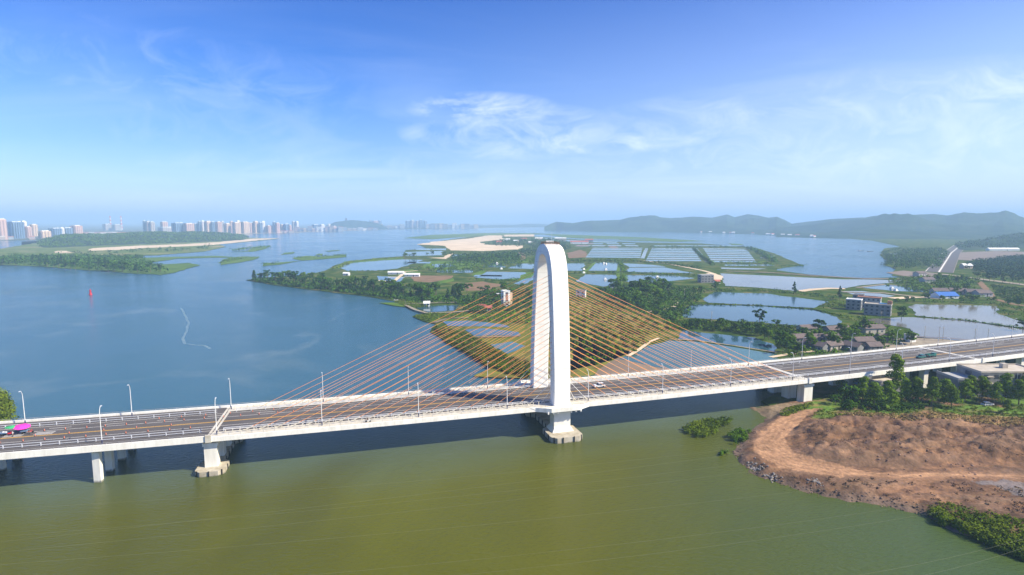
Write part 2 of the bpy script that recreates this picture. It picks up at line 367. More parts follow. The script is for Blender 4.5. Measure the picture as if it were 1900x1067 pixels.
M['black'] = mat('black_rubber', (.02, .02, .02), (.035, .03, .03), rough=.8)
M['navy'] = mat('navy_pole_base', (.03, .04, .12), (.03, .035, .09), rough=.6)
M['rust'] = mat('rusty_brown_steel', (.22, .11, .06), (.14, .08, .05), rough=.8)
M['red'] = mat('red_paint', (.65, .02, .03), (.55, .02, .03), rough=.5)
M['orange'] = mat('cone_orange', (.62, .20, .12), (.55, .18, .12), rough=.6)
M['trunk'] = mat('tree_bark', (.16, .12, .085), (.10, .075, .055), rough=.95, scale=2)
M['wire'] = mat('aluminium_wire', (.17, .18, .11), (.15, .16, .10), rough=.5)
M['leaf_d'] = leafmat('dark_green_foliage', (.020, .064, .004), (.070, .150, .007), .22)
M['leaf_m'] = leafmat('mid_green_foliage', (.038, .095, .003), (.105, .185, .006), .25)
M['leaf_y'] = leafmat('yellow_green_foliage', (.075, .125, .006), (.17, .21, .012), .3)
M['leaf_e'] = leafmat('fresh_green_foliage', (.050, .110, .005), (.15, .23, .012), .3)
M['leaf_b'] = leafmat('blue_green_foliage', (.012, .052, .008), (.040, .100, .012), .22)
M['mangrove'] = leafmat('mangrove_foliage', (.045, .080, .004), (.11, .15, .006), .12)
M['hill'] = mat('wooded_hillside', (.014, .036, .018), (.035, .062, .026), c3=(.065, .075, .04), scale=.009, rough=.95, spec=.0, bump=16, bscale=.012, detail=10, hi=.78)
M['pinkwall'] = mat('pink_plaster', (.56, .38, .32), (.50, .33, .28), rough=.8, scale=.02)
M['creamwall'] = mat('cream_plaster', (.64, .48, .33), (.56, .42, .30), rough=.8, scale=.02)
M['whitewall'] = mat('white_plaster', (.80, .79, .76), (.7, .7, .68), rough=.8, scale=.05)
M['bluewall'] = mat('blue_grey_glass_wall', (.16, .24, .36), (.12, .19, .30), rough=.4, scale=.05)
M['towerband'] = mat('brown_grey_window_strip', (.34, .24, .22), (.28, .20, .20), rough=.6)
M['greywall'] = mat('grey_plaster', (.42, .42, .42), (.34, .34, .34), rough=.8, scale=.05)
M['bareconc'] = mat('bare_concrete_wall', (.25, .25, .255), (.18, .18, .18), rough=.9, scale=.3, bump=.05)
M['roofslab'] = mat('sunlit_roof_slab', (.52, .47, .40), (.40, .35, .28), rough=.9, scale=.3)
M['brick'] = mat('red_brick', (.42, .20, .13), (.34, .16, .10), rough=.9, scale=.4)
M['tile'] = mat('grey_clay_tile', (.17, .13, .12), (.11, .09, .09), rough=.9, scale=.5, bump=.08, bscale=3)
M['glass'] = mat('dark_window_glass', (.03, .045, .07), (.05, .06, .08), rough=.15, spec=.6)
M['blueroof'] = mat('blue_sheet_roof', (.025, .12, .42), (.03, .14, .46), rough=.5)
M['cyanroof'] = mat('bright_blue_sheet_roof', (.06, .32, .70), (.05, .26, .6), rough=.5)
M['redroof'] = mat('red_roof', (.45, .13, .10), (.38, .11, .09), rough=.8)
M['pink'] = mat('pink_canvas', (.85, .05, .45), (.75, .04, .38), rough=.8)
M['greenc'] = mat('green_canvas', (.05, .42, .16), (.04, .36, .14), rough=.8)
M['carwhite'] = mat('white_car_paint', (.78, .78, .78), (.76, .76, .76), rough=.25, spec=.6)
M['cargreen'] = mat('green_car_paint', (.02, .16, .14), (.02, .14, .12), rough=.3, spec=.6)
M['skin'] = mat('skin', (.45, .28, .20), (.42, .26, .18), rough=.6)
M['cloth_d'] = mat('dark_clothing', (.03, .035, .06), (.04, .04, .05), rough=.9)
# ------------------------------------------------------------------ water, land sheets
def big_water():
    b = MB(); n = 96; vs = [(0, 0, 0)]
    for r in (300, 2000, 30000):
        for i in range(n): vs.append((r*math.cos(2*math.pi*i/n), r*math.sin(2*math.pi*i/n), 0))
    fs = [(0, 1+i, 1+(i+1) % n) for i in range(n)]
    for k in range(2):
        a = 1+k*n
        for i in range(n): fs.append((a+i, a+n+i, a+n+(i+1) % n, a+(i+1) % n))
    b.add(vs, fs); o = b.build('river', M['river']); tag(o, kind='structure')
big_water()
BANK = [(1395, 757), (1425, 776), (1402, 796), (1386, 810), (1366, 836), (1370, 852), (1400, 880), (1440, 893), (1500, 915), (1560, 926), (1620, 934), (1665, 943), (1715, 955), (1770, 985), (1900, 1016), (2150, 1060)]
LAND = [(460, 520), (500, 528), (560, 536), (620, 544), (680, 550), (725, 558), (757, 563), (751, 568), (785, 582), (766, 588), (790, 597), (812, 602), (805, 616), (830, 637), (860, 654), (885, 670), (910, 686), (945, 698), (985, 705), (1050, 716), (1200, 716), (1290, 712), (1425, 706), (1440, 735), (1420, 748)] + \
    [(1440, 757), (1470, 776), (1470, 796), (1480, 800), (1600, 800), (2300, 860), (2900, 620), (2500, 470), (2300, 430),
     (1900, 432), (1800, 433), (1700, 437), (1560, 442), (1620, 447), (1672, 458), (1640, 461), (1633, 474), (1645, 484), (1640, 492), (1662, 500), (1655, 512), (1682, 515), (1600, 517), (1500, 510), (1440, 502), (1450, 497), (1492, 493), (1462, 482), (1440, 472), (1402, 460), (1300, 452), (1180, 450), (1090, 446), (1010, 440), (935, 436), (880, 438), (820, 447), (776, 454), (792, 461), (752, 465), (748, 476), (700, 479), (650, 485), (622, 492), (604, 503), (560, 511), (500, 515)]
sheet('land', LAND, .5, M['land'], seg=12, amp=3, skirt=1.2)
# far shore with the city, and the low country behind it
fs_ = [at(x, y)[:2] for x, y in [(-500, 452), (-100, 449), (0, 446), (88, 446), (97, 441), (180, 437), (300, 435), (440, 434), (545, 431), (640, 428), (700, 426.5), (800, 424.5), (880, 423.5), (940, 422.5), (1010, 421.5)]] + [(2600, 20000), (-26000, 16000), (-9000, 3000)]
sheet('far_shore', fs_, .6, M['farland'], seg=120, amp=30, skirt=1, world=True)
# left islands
sheet('wooded_island_shore', [(-120, 486), (0, 492), (60, 494), (130, 499), (200, 504), (250, 508), (300, 510), (325, 506), (372, 492), (350, 488), (290, 492), (276, 488), (330, 480), (400, 478), (470, 479), (400, 475), (320, 477), (250, 479), (180, 478), (110, 477), (100, 474), (-120, 460)], .4, M['marsh'], seg=8, amp=3)
sheet('left_island', [(-140, 470), (10, 476), (105, 476), (200, 475), (290, 474), (380, 467), (420, 458), (405, 454), (480, 447), (520, 443), (455, 441), (430, 438), (330, 436), (140, 438), (60, 452), (0, 462), (-140, 466)], .45, M['flats'], seg=12, amp=5)
sheet('sandy_shore', [(165, 466), (225, 464), (260, 461), (330, 458), (395, 455), (480, 446), (520, 442), (470, 443), (400, 450), (330, 454), (260, 456), (170, 461)], .6, M['sand'], seg=10, amp=6)
sheet('sandy_shore', [(98, 470), (130, 469), (125, 466), (105, 466)], .6, M['sand'])
for q in ([(408, 492), (412, 482), (430, 478), (450, 476), (483, 477), (470, 483), (440, 488)], [(485, 494), (492, 488), (510, 488), (560, 484), (520, 491)], [(542, 480), (552, 477), (570, 475), (600, 476), (640, 472), (645, 477), (600, 481), (560, 484)],
          [(425, 468), (460, 466), (470, 458), (502, 457), (490, 463), (470, 467)], [(520, 473), (530, 469), (548, 468), (545, 471)], [(600, 466), (630, 464), (632, 465), (610, 467)], [(585, 474), (592, 471), (600, 471), (598, 474)], [(1375, 453), (1350, 452), (1360, 455), (1380, 455)],
          [(748, 442), (800, 436), (900, 432.5), (1000, 433), (1010, 435), (920, 437), (860, 440), (800, 444)], [(1000, 433.5), (1180, 440), (1310, 447.5), (1250, 449), (1150, 446), (1050, 441)]):
    sheet('reed_bed', q, .35, M['marsh'], amp=3)
sheet('reed_bed', [(640, 566.5), (755, 562.5), (790, 567), (782, 574), (748, 570), (700, 563)][1:], .55, M['green'])
sheet('reed_bed', [(765, 588), (800, 583), (900, 584), (900, 592), (812, 598), (775, 593)], .6, M['green'])
# sheets laid on the main island: sand flats, fields, earth
def S(name, q, m, z=.56, **k): return sheet(name, q, z, M[m], **k)
S('sand_flat', [(776, 454), (800, 449), (870, 443), (905, 437), (932, 437), (934, 444), (890, 449), (900, 454), (970, 456), (960, 463), (895, 466), (835, 465), (825, 456)], 'sand')
S('sand_flat', [(932, 436), (990, 435), (990, 439), (940, 439)], 'sand')
S('sand_flat', [(796, 479), (822, 478), (832, 472), (840, 471), (830, 481)], 'sand', z=.58)
for q in ([(762, 512), (842, 512), (838, 517), (800, 525), (765, 522)], [(862, 526), (895, 523), (935, 530), (900, 540), (862, 540)], [(1052, 470), (1075, 464), (1090, 468), (1088, 478), (1055, 480)], [(1130, 458), (1140, 456), (1150, 463), (1134, 464)], [(963, 468), (970, 470), (976, 482), (966, 482)]):
    S('ploughed_field', q, 'earth', z=.58)
for q in ([(785, 490), (800, 485), (880, 484), (945, 483), (990, 484), (985, 488), (900, 489), (860, 500), (790, 499)], [(812, 523), (842, 517), (842, 522), (815, 528)], [(640, 486), (700, 480), (750, 478.5), (745, 481.5), (700, 484), (655, 489), (625, 500), (612, 500)], [(940, 515), (985, 505), (995, 512), (960, 522)],
          [(900, 500), (880, 508), (872, 512), (900, 512)], [(720, 505), (765, 500), (780, 508), (740, 512)], [(1250, 590), (1290, 596), (1400, 600), (1480, 608), (1470, 625), (1400, 624), (1300, 612), (1240, 606)], [(1250, 545), (1290, 540), (1300, 555), (1270, 585), (1240, 590)],
          [(880, 700), (985, 705), (1090, 700), (1200, 660), (1100, 640), (1000, 640), (930, 670)], [(1060, 690), (1110, 676), (1060, 670)], [(1700, 540), (1800, 535), (1920, 545), (1920, 600), (1850, 570), (1720, 566)]):
    S('meadow', q, {1250: 'land', 880: 'soil_dark', 1060: 'soil_dark', 1700: 'land'}.get(q[0][0], 'green'), z=.60)
S('orchard_ground', [(1060, 560), (1160, 575), (1260, 590), (1230, 622), (1180, 655), (1100, 680), (1060, 670)], 'soil_dark', z=.6)
S('orchard_ground', [(850, 600), (940, 608), (985, 600), (985, 680), (940, 665), (905, 640)], 'ochre', z=.57)
S('mud_flat', [(1110, 686), (1150, 664), (1200, 668), (1290, 690), (1300, 700), (1100, 700)], 'mud', z=.62)
S('bare_yard', [(1640, 633), (1700, 627), (1800, 636), (1800, 650), (1640, 650)], 'dike', z=.62)
S('bare_yard', [(1640, 506), (1680, 503), (1730, 508), (1745, 514), (1700, 516)], 'mud', z=.62)
S('bare_yard', [(1755, 470), (1850, 466), (1910, 468), (1910, 476), (1800, 484), (1770, 482)], 'mud', z=.62)
# ponds
PONDS = [([(628, 495), (650, 489), (700, 484.5), (745, 482), (785, 483), (760, 492), (735, 499), (700, 503), (642, 504)], 'pond'), ([(700, 513), (752, 515), (742, 524), (702, 521)], 'pond'), ([(752, 468), (820, 466), (822, 474), (752, 476)], 'pond'),
  ([(800, 491), (842, 490), (840, 496), (804, 497)], 'pond'), ([(808, 502), (876, 501), (874, 507), (812, 507)], 'pond'), ([(880, 516), (905, 505), (975, 506), (962, 517), (925, 519.5)], 'pond'), ([(941, 499), (965, 490), (990, 490), (990, 500)], 'pond'), ([(897, 496), (905, 490), (938, 489), (936, 497)], 'pond'),
  ([(842, 473), (866, 472), (866, 476), (843, 477)], 'pond'), ([(952, 527), (992, 512), (992, 520), (966, 530)], 'pond'),
  ([(1052, 490), (1087, 489), (1077, 503), (1052, 503)], 'pond'), ([(1100, 488), (1145, 488), (1156, 503), (1088, 503)], 'pond'), ([(1070, 524), (1084, 510), (1145, 511), (1153, 529), (1113, 533)], 'pond'), ([(1165, 505), (1164, 498), (1232, 497), (1288, 508)], 'pond'), ([(1158, 489), (1212, 492), (1232, 495.5), (1166, 496.5)], 'pond'),
  ([(1158, 511), (1250, 512), (1288, 517), (1230, 525), (1165, 524)], 'pond'),
  ([(1336, 508), (1420, 512), (1560, 519), (1678, 521), (1672, 525), (1620, 528), (1568, 535), (1480, 541), (1400, 534), (1346, 531)], 'pond_brown'), ([(1593, 534), (1650, 529.5), (1728, 540), (1738, 544), (1655, 541)], 'pond'), ([(1562, 542), (1600, 541), (1660, 550), (1640, 553), (1580, 547)], 'pond_brown'),
  ([(1302, 556), (1325, 543), (1420, 546), (1500, 556), (1538, 561), (1512, 573), (1400, 567), (1312, 563)], 'pond'), ([(1264, 590), (1276, 571), (1285, 565.5), (1400, 569), (1508, 576), (1556, 590), (1562, 604), (1500, 608), (1400, 599), (1330, 595)], 'pond'),
  ([(1598, 600), (1600, 593), (1690, 590), (1790, 597), (1930, 617), (1925, 632), (1800, 637), (1702, 627), (1690, 612), (1640, 603)], 'pond_brown'), ([(1686, 570), (1700, 566), (1850, 569), (1852, 584), (1900, 599), (1930, 603), (1920, 610), (1880, 608.5), (1702, 587.5)], 'pond_brown'),
  ([(1258, 630), (1268, 614), (1310, 620), (1400, 628), (1434, 640), (1440, 655), (1360, 642), (1290, 633)], 'pond'), ([(1150, 668), (1175, 656), (1200, 645), (1243, 634), (1290, 636), (1360, 646), (1440, 659), (1445, 675), (1400, 690), (1290, 696), (1200, 680)], 'pond_teal'),
  ([(770, 570), (850, 567), (846, 578), (792, 581)], 'pond'), ([(822, 598), (870, 596), (940, 604), (944, 609), (832, 606)], 'pond'), ([(866, 613), (900, 611), (965, 618), (966, 624), (876, 625)], 'pond'), ([(910, 641), (950, 636), (975, 645), (944, 659), (918, 649)], 'pond_teal'),
  ([(1000, 441), (1060, 446), (1150, 449), (1140, 451), (1040, 448)], 'pond'), ([(1340, 497), (1420, 499), (1410, 501), (1340, 500)], 'pond_brown')]
def rowp(x0, x1, y0, y1, n, m='pond', sh=0):
    w = (x1-x0)/n
    for k in range(n): PONDS.append(([(x0+w*k+sh+2, y0), (x0+w*(k+1)+sh-2, y0+.3), (x0+w*(k+1)-2.5, y1), (x0+w*k+2, y1-.3)], m))
rowp(770, 990, 456 if 0 else 492.5, 495.5, 1); PONDS.pop()
rowp(1060, 1180, 451.5, 453.5, 4, 'pond', 2); rowp(1064, 1186, 455, 457.5, 4, 'pond_brown', 2); rowp(1100, 1200, 443.5, 445, 2, 'pond'); rowp(770, 830, 461.5, 464.5, 2, 'pond'); rowp(850, 960, 487.2, 489, 3, 'pond')
rowp(1000, 1050, 457, 459, 2, 'pond'); rowp(755, 800, 486.5, 489.5, 1, 'pond'); rowp(880, 935, 511, 514, 1, 'pond'); rowp(1340, 1440, 491.5, 494, 2, 'pond'); rowp(1410, 1440, 475, 481, 1, 'pond_brown')
rowp(1645, 1700, 470, 473, 2, 'pond_brown'); rowp(1650, 1700, 478, 481, 2, 'pond'); rowp(1210, 1380, 455.5, 457.3, 4, 'pond')
for i, (q, m) in enumerate(PONDS): sheet('pond', q, .68, M[m], amp=None, seed=i*3.1)
def strips(tl, tr, bl, br, n):
    for i in range(n):
        a = (i+.10)/n; b = (i+.80)/n
        f = lambda p, q, t: (p[0]+(q[0]-p[0])*t**1.15, p[1]+(q[1]-p[1])*t**1.15)
        sheet('pond', [f(tl, bl, a), f(tr, br, a), f(tr, br, b), f(tl, bl, b)], .70, M['pond' if i % 3 else 'pond_brown'], amp=1.0)
strips((1100, 460), (1192, 460), (1086, 479), (1188, 480), 6); strips((1210, 460.5), (1285, 460.5), (1197, 486), (1302, 486), 8); strips((1304, 460.5), (1385, 462), (1322, 488), (1404, 488), 8)
ribbon('channel', [(1290, 461), (1300, 473), (1313, 487)], 9, .69, M['pond_brown'])
ribbon('channel', [(1200, 461), (1192, 480)], 8, .69, M['pond_brown'])
# dikes, tracks and embankments
DK = [('dike', [(1348, 504), (1430, 507), (1520, 513), (1600, 518), (1685, 519)], 9, 1.0, 'mud'), ('track', [(1190, 484), (1240, 490), (1275, 497), (1305, 503), (1322, 508)], 6, .75, 'sand'), ('track', [(1318, 508), (1333, 514), (1330, 520)], 12, .75, 'sand'),
      ('sand_spit', [(1484, 541.5), (1510, 538), (1540, 536), (1568, 537)], 10, .8, 'sand'), ('track', [(1740, 553), (1690, 553), (1655, 555)], 10, .8, 'sand'), ('dike', [(1590, 535), (1640, 529), (1700, 533), (1745, 545)], 5, .9, 'dike'), ('dike', [(1562, 543), (1640, 545), (1700, 552), (1740, 556)], 6, .9, 'dike'),
      ('track', [(1198, 581), (1222, 578), (1250, 571), (1256, 562)], 4, .8, 'sand'), ('dike', [(1242, 632), (1290, 634), (1360, 644), (1440, 657)], 1.6, 1.1, 'dike'), ('dike', [(1165, 664), (1185, 652), (1205, 637), (1222, 630)], 2.2, 1.0, 'sand'),
      ('dike', [(752, 566), (790, 565), (850, 563)], 3, 1.3, 'dike'), ('dike', [(752, 568), (770, 577), (790, 583), (840, 582), (900, 576)], 3, 1.3, 'dike'), ('dike', [(806, 601), (830, 593), (870, 592)], 3, 1.1, 'mud'), ('dike', [(870, 628), (905, 628), (965, 626)], 3, 1.0, 'mud'),
      ('dike', [(1280, 566), (1400, 568), (1508, 575), (1555, 585)], 2.4, .95, 'land'), ('dike', [(1700, 589), (1790, 596), (1900, 612)], 3, 1.0, 'land'), ('track', [(1560, 648), (1480, 657), (1430, 665)], 3, .8, 'sand'),
      ('track', [(1816, 523), (1828, 536), (1845, 556), (1880, 566), (1910, 570)], 6, .8, 'earth'), ('road', [(1700, 505), (1760, 511), (1820, 519), (1920, 532)], 12, .9, 'dike'), ('track', [(700, 521), (730, 524), (752, 505), (775, 503)], 5, .8, 'sand'), ('track', [(1080, 509), (1092, 500), (1104, 487)], 5, .8, 'green'), ('track', [(1153, 529), (1146, 508), (1150, 488)], 5, .85, 'green')]
for i, (nm, q, w, z, m) in enumerate(DK): ribbon(nm, q, w, z, M[m], seed=i*7)
# highway running off to the hills
for off, w, z, m in ((0, 34, .8, 'mud'), (-9, 14, .9, 'asph'), (9, 14, .9, 'asph'), (-15.8, .8, .95, 'conc'), (0, 2, .95, 'conc')):
    a = at(1742, 506); b = at(1765, 470); c = at(1788, 451)
    q = []
    for p in (a, b, c):
        d = (c-a).normalized(); nn = Vector((d.y, -d.x, 0)); p = p+nn*off
        q.append(p)
    bb = MB(); vs = []
    d = (c-a).normalized(); nn = Vector((d.y, -d.x, 0))
    for p in q: vs += [p-nn*w/2+Vector((0, 0, z)), p+nn*w/2+Vector((0, 0, z))]
    bb.add(vs, [(0, 1, 3, 2), (2, 3, 5, 4)]); tag(bb.build('highway', M[m]), kind='structure')
# ------------------------------------------------------------------ hills
def hills(name, prof, shore, Yr, m, back=1.5, nx=240, ny=26, amp=.28, sc=.0022, seed=0, pw=.75, zmin=-1):
    xs = np.linspace(prof[0][0], prof[-1][0], nx); tops = np.interp(xs, [p[0] for p in prof], [p[1] for p in prof])
    sh = np.interp(xs, [p[0] for p in shore], [p[1] for p in shore]); V = []; Fc = []
    for j in range(ny):
        t = j/(ny-1)*back
        for i, x in enumerate(xs):
            Y0 = at(950, sh[i]).y; yr = np.interp(x, [p[0] for p in Yr], [p[1] for p in Yr]) if isinstance(Yr, list) else Yr
            Y = Y0+(yr-Y0)*t; zr = max(0, hgt(tops[i], yr))
            h = math.sin(min(1, t)*math.pi/2)**(1/pw)*.999 if t <= 1 else math.cos((t-1)/(back-1)*math.pi/2)
            p = atY(x, Y, 0); nz = mnoise.fractal(Vector((p.x*sc, p.y*sc, seed)), .9, 2.1, 6)
            w = min(1, t*3)*(1-min(1, max(0, (t-.55)/.4))) if t <= 1 else 0
            z = zr*h*(1+amp*nz*w*2)+zr*amp*.5*nz*w
            sil = mnoise.fractal(Vector((p.x*sc*4, seed, 1)), 1, 2, 5)*zr*.035*h
            V.append((p.x, p.y, max(zmin, z+sil)))
    for j in range(ny-1):
        for i in range(nx-1): a = j*nx+i; Fc.append((a, a+1, a+nx+1, a+nx))
    b = MB(); b.add(V, Fc); o = b.build(name, m, smooth=True); return tag(o, kind='structure')
hills('hills', [(1010, 421), (1020, 416), (1032, 411.5), (1045, 412.5), (1062, 414), (1080, 411), (1110, 409), (1150, 408), (1165, 404), (1200, 400.5), (1225, 403), (1245, 405), (1285, 402), (1320, 404), (1348, 398), (1362, 403), (1385, 398), (1410, 401), (1425, 404), (1440, 402), (1455, 408), (1470, 416)],
      [(1010, 426), (1100, 430), (1250, 431), (1400, 435), (1470, 439)], 4700, M['hill'])
hills('hills', [(1440, 419), (1470, 415), (1500, 411), (1540, 406.5), (1600, 404), (1650, 399), (1700, 398.5), (1730, 397), (1755, 400), (1785, 396.5), (1810, 400), (1840, 400), (1860, 396.5), (1880, 402), (1905, 411), (1960, 414), (2050, 420)],
      [(1440, 440), (1560, 443), (1700, 444), (2050, 446)], [(1440, 4300), (1700, 3800), (2050, 3700)], M['hill'], seed=4)
hills('hills', [(930, 419), (960, 417), (975, 415), (1000, 415.5), (1020, 417), (1040, 419)], [(930, 421.5), (1040, 421.5)], 9000, M['hill'], seed=8, nx=60)
hills('hills', [(860, 419), (905, 418), (930, 417.5), (960, 419)], [(860, 422), (960, 422)], 8200, M['hill'], seed=9, nx=60)
hills('hills', [(590, 424), (608, 418), (622, 412), (640, 409.5), (655, 408.5), (672, 410), (690, 412), (708, 416), (720, 423)], [(590, 427), (720, 425.5)], 5600, M['hill'], seed=11, nx=80)
hills('hills', [(150, 424), (200, 422), (300, 423), (420, 424), (560, 423), (700, 421), (830, 421)], [(150, 429), (830, 424.5)], 6500, M['hill'], seed=12, nx=80)
hl = hills('hills', [(1740, 466), (1770, 458), (1790, 451), (1830, 445), (1870, 438), (1900, 433), (1960, 426), (2100, 420), (2400, 430)], [(1740, 468), (1800, 465), (1900, 462), (2400, 462)], [(1740, 1650), (1900, 1900), (2400, 1900)], M['hill'], seed=21, nx=120, sc=.006)
h2 = hills('hills', [(40, 462), (61, 460), (82, 447), (119, 437), (160, 436), (197, 436), (246, 433), (299, 431), (328, 433.5), (356, 431), (410, 433), (447, 437), (462, 443)], [(40, 462), (100, 460), (300, 452), (460, 446)], [(40, 1900), (200, 2250), (460, 2700)], M['hill'], seed=31, nx=120, sc=.006)
def on_hill(name, label, ob, n, r, h, per, size, m, zmin=2):
    """a wood over a hillside: too many crowns to count"""
    V = [v.co for v in ob.data.vertices if v.co.z > zmin]; bl = []
    for _ in range(n):
        v = random.choice(V); q = random.uniform(.6, 1.3)
        bl.append(((v.x+random.uniform(-12, 12), v.y+random.uniform(-12, 12), v.z+h*.2*q), (r*q, r*q, h*.5*q), 1))
    return tag(quads(name, *cloud(bl, per, size), m), label, 'wood', kind='stuff')
on_hill('wood', 'dense wood over the low hill by the warehouse', hl, 1500, 6, 8, 12, 2.0, M['leaf_d'])
on_hill('wood', 'dense wood over the low hill in front of the city', h2, 3400, 6, 8, 12, 2.2, M['leaf_m'], 1)
# ------------------------------------------------------------------ right bank terrain with the dirt track
def bank():
    poly = [at(x, y)[:2] for x, y in BANK]+[(420, 60), (420, 330), (300, 262), (200, 243), (140, 236)]
    step = .62; xs = np.arange(62, 330, step); ys = np.arange(105, 300, step); X, Y = np.meshgrid(xs, ys)
    jx = np.array([mnoise.noise(Vector((x*.25, y*.25, 3))) for x, y in zip(X.ravel(), Y.ravel())]).reshape(X.shape)
    ins = inside(poly, X+jx*1.2, Y+jx*1.2); d = dist(poly, X, Y); sdn = np.where(ins, d, -d)+jx*1.5
    back = np.clip((Y-(.29*X+187)-6)/14, 0, 1)
    Z = np.clip(sdn/4.5, -1, 1)*1.7+.2
    track = [at(x, y)[:2] for x, y in [(1530, 745), (1500, 772), (1452, 786), (1418, 806), (1404, 828), (1425, 852), (1475, 874), (1560, 888), (1660, 894), (1760, 892), (1840, 893), (1940, 900), (2100, 920)]]
    dt = dist(track, X, Y, False); mound = [at(x, y)[:2] for x, y in [(1470, 805), (1500, 790), (1560, 778), (1700, 782), (1900, 790), (2100, 800), (2100, 880), (1900, 880), (1800, 868), (1700, 880), (1600, 874), (1500, 858), (1470, 838)]]
    im = inside(mound, X, Y); dm = dist(mound, X, Y); dm = np.where(im, dm, 0)
    fr = np.array([mnoise.fractal(Vector((x*.055, y*.13, 5)), .8, 2.1, 7) for x, y in zip(X.ravel(), Y.ravel())]).reshape(X.shape)
    rg = np.array([mnoise.ridged_multi_fractal(Vector((x*.11, y*.25, 9)), .8, 2.2, 6, 1, 2) for x, y in zip(X.ravel(), Y.ravel())]).reshape(X.shape)
    big = np.array([mnoise.fractal(Vector((x*.05, y*.10, 12)), .9, 2.1, 5) for x, y in zip(X.ravel(), Y.ravel())]).reshape(X.shape)
    f2 = np.array([mnoise.fractal(Vector((x*.45, y*.8, 2)), .9, 2.1, 4) for x, y in zip(X.ravel(), Y.ravel())]).reshape(X.shape)
    Z += np.clip(dm/7, 0, 1)*(1.8+fr*2.0+rg*.5+f2*.35)+np.where(dt < 5, 0, fr*.5+f2*.25)*(ins)
    Z = Z*(1-back)+np.minimum(Z, .35)*back
    C = np.zeros(X.shape+(3,)); soil = np.array((.205, .110, .058)); dark = np.array((.095, .052, .034)); tan = np.array((.38, .215, .118)); ochre = np.array((.34, .225, .085)); grass = np.array((.085, .16, .014)); olive = np.array((.15, .15, .045))
    k = np.clip((rg-.8)*1.1+f2*.8+fr*.5, 0, .9)[..., None]; C[:] = soil*(1-k)+dark*k
    k = np.clip(fr*2+.2, 0, 1)[..., None]*.5; C = C*(1-k)+np.array((.27, .165, .10))*k
    upper = [at(x, y)[:2] for x, y in [(1500, 775), (1900, 783), (2100, 790), (2100, 832), (1900, 812), (1760, 800), (1600, 792)]]
    k = (inside(upper, X, Y)*np.clip(.45+fr*.5, 0, .8))[..., None]; C = C*(1-k)+ochre*k
    k = np.clip(1-(dt-1.0+jx*1.2+f2)/1.5, 0, 1)*np.clip(.9+f2*.3, 0, 1)
    wide = [at(x, y)[:2] for x, y in [(1395, 812), (1430, 790), (1500, 776), (1478, 800), (1455, 822), (1470, 850), (1530, 868), (1600, 884), (1560, 898), (1450, 880), (1400, 850)]]
    k = np.maximum(k, inside(wide, X+jx, Y+jx)*1.0)[..., None]
    rut = (.9+.14*np.sin(dt*3.3+jx*4)+f2*.18+fr*.12)[..., None]; C = C*(1-k)+tan*rut*k
    g1 = [at(x, y)[:2] for x, y in [(1440, 778), (1490, 757), (1560, 740), (1620, 735), (2200, 735), (2200, 792), (1900, 784), (1700, 779), (1560, 780), (1520, 793), (1505, 785), (1530, 765), (1500, 768)]]
    gn = np.array([mnoise.noise(Vector((x*.09, y*.16, 8))) for x, y in zip(X.ravel(), Y.ravel())]).reshape(X.shape)
    k = (inside(g1, X+jx*3, Y+jx*2)*np.clip(.75+gn*1.6, 0, 1))[..., None]; C = C*(1-k)+grass*k
    scree = [at(x, y)[:2] for x, y in [(1800, 905), (1860, 903), (2000, 915), (2000, 940), (1880, 930)]]
    k = (inside(scree, X+jx*3, Y+jx*3)*.8)[..., None]; C = C*(1-k)+np.array((.17, .15, .15))*k
    k = np.clip(1-(sdn-.5)/3.0, 0, 1)[..., None]; C = C*(1-k)+np.array((.16, .11, .08))*k
    sub = inside([at(x, y)[:2] for x, y in [(1395, 757), (1440, 756), (1500, 757), (1440, 779), (1425, 778)]], X, Y)[..., None]; C = C*(1-sub)+np.array((.23, .17, .11))*sub
    C *= (1+jx*.3+np.clip(big, -1, 1)*.45)[..., None]
    ny, nx = X.shape; V = np.stack([X.ravel(), Y.ravel(), Z.ravel()], 1); keep = (sdn > -5).ravel()
    Fc = []
    idx = np.arange(nx*ny).reshape(ny, nx); a = idx[:-1, :-1].ravel(); b = idx[:-1, 1:].ravel(); c = idx[1:, 1:].ravel(); dd = idx[1:, :-1].ravel()
    ok = keep[a] & keep[b] & keep[c] & keep[dd]; q = np.stack([a, b, c, dd], 1)[ok]
    me = bpy.data.meshes.new('bank_terrain'); me.from_pydata(V.tolist(), [], q.tolist())
    at_ = me.color_attributes.new('Col', 'FLOAT_COLOR', 'POINT'); at_.data.foreach_set('color', np.concatenate([np.clip(C, 0, 1).reshape(-1, 3), np.ones((nx*ny, 1))], 1).ravel().astype(np.float32))
    me.materials.append(attrmat('bank_soil_and_grass')); me.polygons.foreach_set('use_smooth', [True]*len(me.polygons))
    o = bpy.data.objects.new('bank_terrain', me); COL.objects.link(o); tag(o, kind='structure')
    def zf(x, y):
        i = int(round((x-xs[0])/step)); j = int(round((y-ys[0])/step))
        return float(Z[max(0, min(ny-1, j)), max(0, min(nx-1, i))])
    return zf
ZB = bank()
